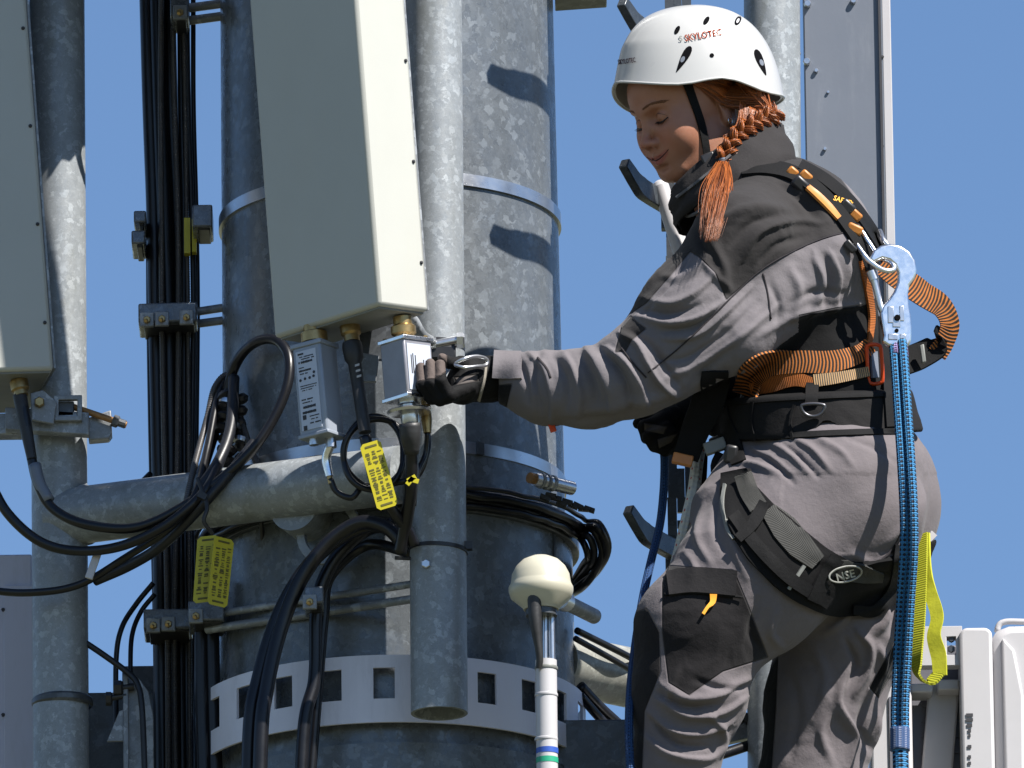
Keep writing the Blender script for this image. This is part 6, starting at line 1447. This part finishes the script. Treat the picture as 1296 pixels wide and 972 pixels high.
# ================================================================== ROPES AND HOOK
def rope_mat(name, c1, c2, c3, nu=6, freq=55, th=.55):
    t = NT(name); uv = t.n('ShaderNodeUVMap'); sp_ = t.n('ShaderNodeSeparateXYZ'); t.l(uv.outputs[0], sp_.inputs[0])
    u = t.math('MULTIPLY', sp_.outputs[0], nu*2*math.pi); v = t.math('MULTIPLY', sp_.outputs[1], freq*2*math.pi)
    a = t.math('SINE', t.math('ADD', u, v)); b = t.math('SINE', t.math('SUBTRACT', u, v)); pr = t.math('MULTIPLY', a, b)
    f = t.ramp(pr, th-.1, th+.1); wv = t.math('MULTIPLY', t.math('SINE', t.math('MULTIPLY', t.math('ADD', u, v), 2)), t.math('SINE', t.math('MULTIPLY', t.math('SUBTRACT', u, v), 2)))
    col = t.mix(t.noise(t.co('Object'), 90, 3), c1, c3); col = t.mix(f, col, c2)
    return t.set(base=col, rough=.7, normal=t.bump(wv, .8, .0012), spec=.3)
M_rope = rope_mat('light_blue_rope', (.012, .10, .24), (.003, .006, .015), (.04, .19, .36), 3, 62, .22)
M_rope2 = rope_mat('dark_blue_rope', (.010, .035, .11), (.004, .01, .03), (.016, .06, .17), 3, 80, .7)
M_rope3 = rope_mat('white_rope', (.50, .50, .46), (.35, .03, .03), (.42, .42, .40), 2, 25, .9)
def rope(lst, r, mat, label, name='rope', parent=None, group=None):
    k = MB(); k.tube(np.array([D(*a) for a in lst]), s(r), 16, step=.004); o = obj(name, k, mat, parent, smooth=180)
    if parent is None: tag(o, label, 'rope', group)
    return o
rope([(838, 566, 48), (841, 580, 46), (840, 620, 40), (835, 665, 30), (824, 710, 10), (814, 755, -20), (805, 810, -60), (798, 870, -110), (796, 930, -130), (799, 1000, -130), (800, 1080, -130)], 5.4, M_rope2, 'dark blue rope hanging from the lower gloved hand past the knee')
lan = thing('lanyard_rope', D(1142, 1100, -150), 'bright blue doubled rope with black flecks hanging from the silver hook', 'rope')
hx = [(0, 0), (1, 0)]
def off(l, dx, dd): return [(a[0]+dx, a[1], a[2]+dd) for a in l]
cl = [(1136, 432, -118), (1139, 470, -140), (1143, 530, -165), (1147, 590, -185), (1150, 650, -192), (1150, 700, -185), (1146, 760, -165), (1142, 830, -150), (1139, 890, -145), (1139, 935, -145)]
ro1 = rope(off(cl, -5.5, 4), 6.0, M_rope, '', 'rope_strand', lan); rope([(a[0]+6, a[1], a[2]-3) for a in cl], 6.0, M_rope, '', 'rope_strand', lan)
rope([(1139, 930, -146), (1140, 970, -146), (1142, 1080, -146)], 10, M_rope, '', 'rope_strand', lan)
k = MB(); k.tube(np.array([D(1139, 922, -146), D(1139, 936, -146), D(1139, 950, -146)]), s(12.5), 20, step=.004)
obj('stitched_sleeve', k, rope_mat('sleeve_cloth', (.05, .10, .22), (.30, .33, .45), (.04, .08, .2), 5, 160, .5), lan, smooth=180)
k = MB(); k.tube(np.array([D(1133, 436, -116), D(1134, 450, -126)]), s(6.3), 16); k.tube(np.array([D(1142, 436, -122), D(1144, 452, -132)]), s(6.3), 16)
obj('faded_end', k, rope_mat('faded_rope', (.22, .16, .33), (.02, .02, .05), (.25, .2, .4), 3, 90, .4), lan, smooth=180)
rope([(886, 560, 30), (882, 590, 20), (878, 620, 8), (870, 655, 5), (862, 690, 10), (854, 722, 20), (848, 760, 40)], 8, M_rope3, 'white rope with red flecks running down behind the thigh')
rope([(892, 572, 36), (890, 610, 22), (884, 640, 12)], 4, M_blackf, 'thin black cord beside the white flecked rope')
# yellow sling
def sling(lst, w_, mat, name, parent=None): return ribbon(lst, w_, mat, name, parent, (.75, -.65, .05), .004)
M_sling = webbing('yellow_webbing', (.33, .335, .012), (.22, .225, .01), 220, 0)
slg = thing('webbing_sling', D(1172, 880, -60), 'yellow webbing loop hanging behind the blue rope at her hip', 'sling')
ribbon([(1168, 676, -10), (1166, 720, -30), (1163, 780, -50), (1160, 830, -60), (1163, 855, -62), (1176, 864, -62), (1188, 852, -58)], [14, 16, 17, 18, 19, 20, 20], M_sling, 'webbing_band', slg, [(.8, -.6, 0), (.8, -.6, 0), (.85, -.5, 0), (.85, -.5, 0), (.6, -.6, -.5), (.3, -.6, -.7), (.9, -.4, .3)], .004)
ribbon([(1190, 856, -58), (1188, 830, -54), (1182, 805, -52), (1186, 780, -48), (1178, 750, -40), (1173, 720, -28), (1172, 676, -10)], [18, 20, 17, 17, 14, 12, 11], plain('yellow_lining', (.34, .34, .012), .7, 0, .15, 60, .6, .001), 'webbing_band', slg, [(.9, -.4, .1), (.95, -.3, 0), (.9, -.45, 0), (.95, -.3, 0), (.8, -.6, 0), (.8, -.6, 0), (.8, -.6, 0)], .004)
# snap hook traced as a real 11 mm thick forged hook
hk = thing('snap_hook', D(1134, 430, -110), 'large silver aluminium snap hook clipped to the back of the harness', 'hook')
outer = [(1101, 328), (1106, 318), (1115, 312), (1128, 309), (1141, 311), (1152, 318), (1159, 329), (1161, 341), (1158, 352), (1151, 361), (1149, 372), (1150, 386), (1152, 400), (1153, 415), (1152, 430), (1149, 438), (1136, 440), (1122, 439), (1115, 434), (1117, 426), (1115, 412), (1113, 398), (1116, 389), (1124, 380), (1131, 370), (1136, 358), (1137, 346), (1133, 336), (1126, 330), (1117, 328), (1109, 332), (1104, 334)]
cc = D(1130, 375, -118); pol = [((a[0]-1130)/KPM, -(a[1]-375)/KPM/.97) for a in outer]
k = MB(); n_ = nrm([.15, -1, 0]); A1 = nrm(np.cross(Z, -n_)); A1 = A1 if A1[0] > 0 else -A1
k.prism(pol, cc, A1, Z, n_, -.0065, .0065); obj('hook_body', k, M_alu, hk, bevel=.0035)
def kp(x, y, d): return cc+A1*((x-1130)/KPM)+Z*(-(y-375)/KPM/.97)+n_*d
k = MB(); k.tube([kp(1103, 345, 0), kp(1108, 362, 0), kp(1114, 388, 0), kp(1118, 398, .0)], [s(6), s(4.5), s(4), s(4.5)], 12, step=.004); obj('gate', k, M_steel, hk, smooth=180)
k = MB(); k.lathe([(s(6.5), 0), (s(6.5), s(12))], kp(1103, 344, 0), kp(1107, 356, 0)-kp(1103, 344, 0), 14); obj('gate_sleeve', k, M_steel, hk)
k = MB()
for x, y, a, b_ in ((1126, 400, 4, 11), (1140, 398, 3, 10), (1133, 410, 5, 6), (1128, 428, 6, 4), (1141, 428, 4, 4)): k.box(kp(x, y, .0068), (s(a), s(b_), .0012), [A1, Z, n_])
obj('stamped_relief', k, M_steel, hk, bevel=.0012)
k = MB(); k.bolt(kp(1134, 404, .007), n_, s(4), s(3), 12); k.bolt(kp(1133, 420, .007), n_, s(2.5), s(2), 12); obj('rivet', k, M_void, hk)
cb2 = thing('carabiner', D(1095, 345, -100), 'slim polished steel connector between the harness and the silver hook', 'carabiner')
k = MB(); q, _ = resample(np.array([D(1074, 293, -106), D(1086, 312, -116), D(1100, 330, -124), D(1118, 342, -128), D(1131, 341, -124), D(1127, 332, -118), D(1112, 324, -112), D(1099, 306, -106), D(1086, 288, -102)]), .004, True)
k.tube(q, s(3.3), 10, closed=True); obj('steel_bow', k, M_alu, cb2, smooth=180)
k = MB(); k.tube(pts([(1113, 292, -.11), (1118, 304, -.12), (1126, 314, -.13)]), s(3.5), 10); obj('pin', k, M_steel, cb2, smooth=180)
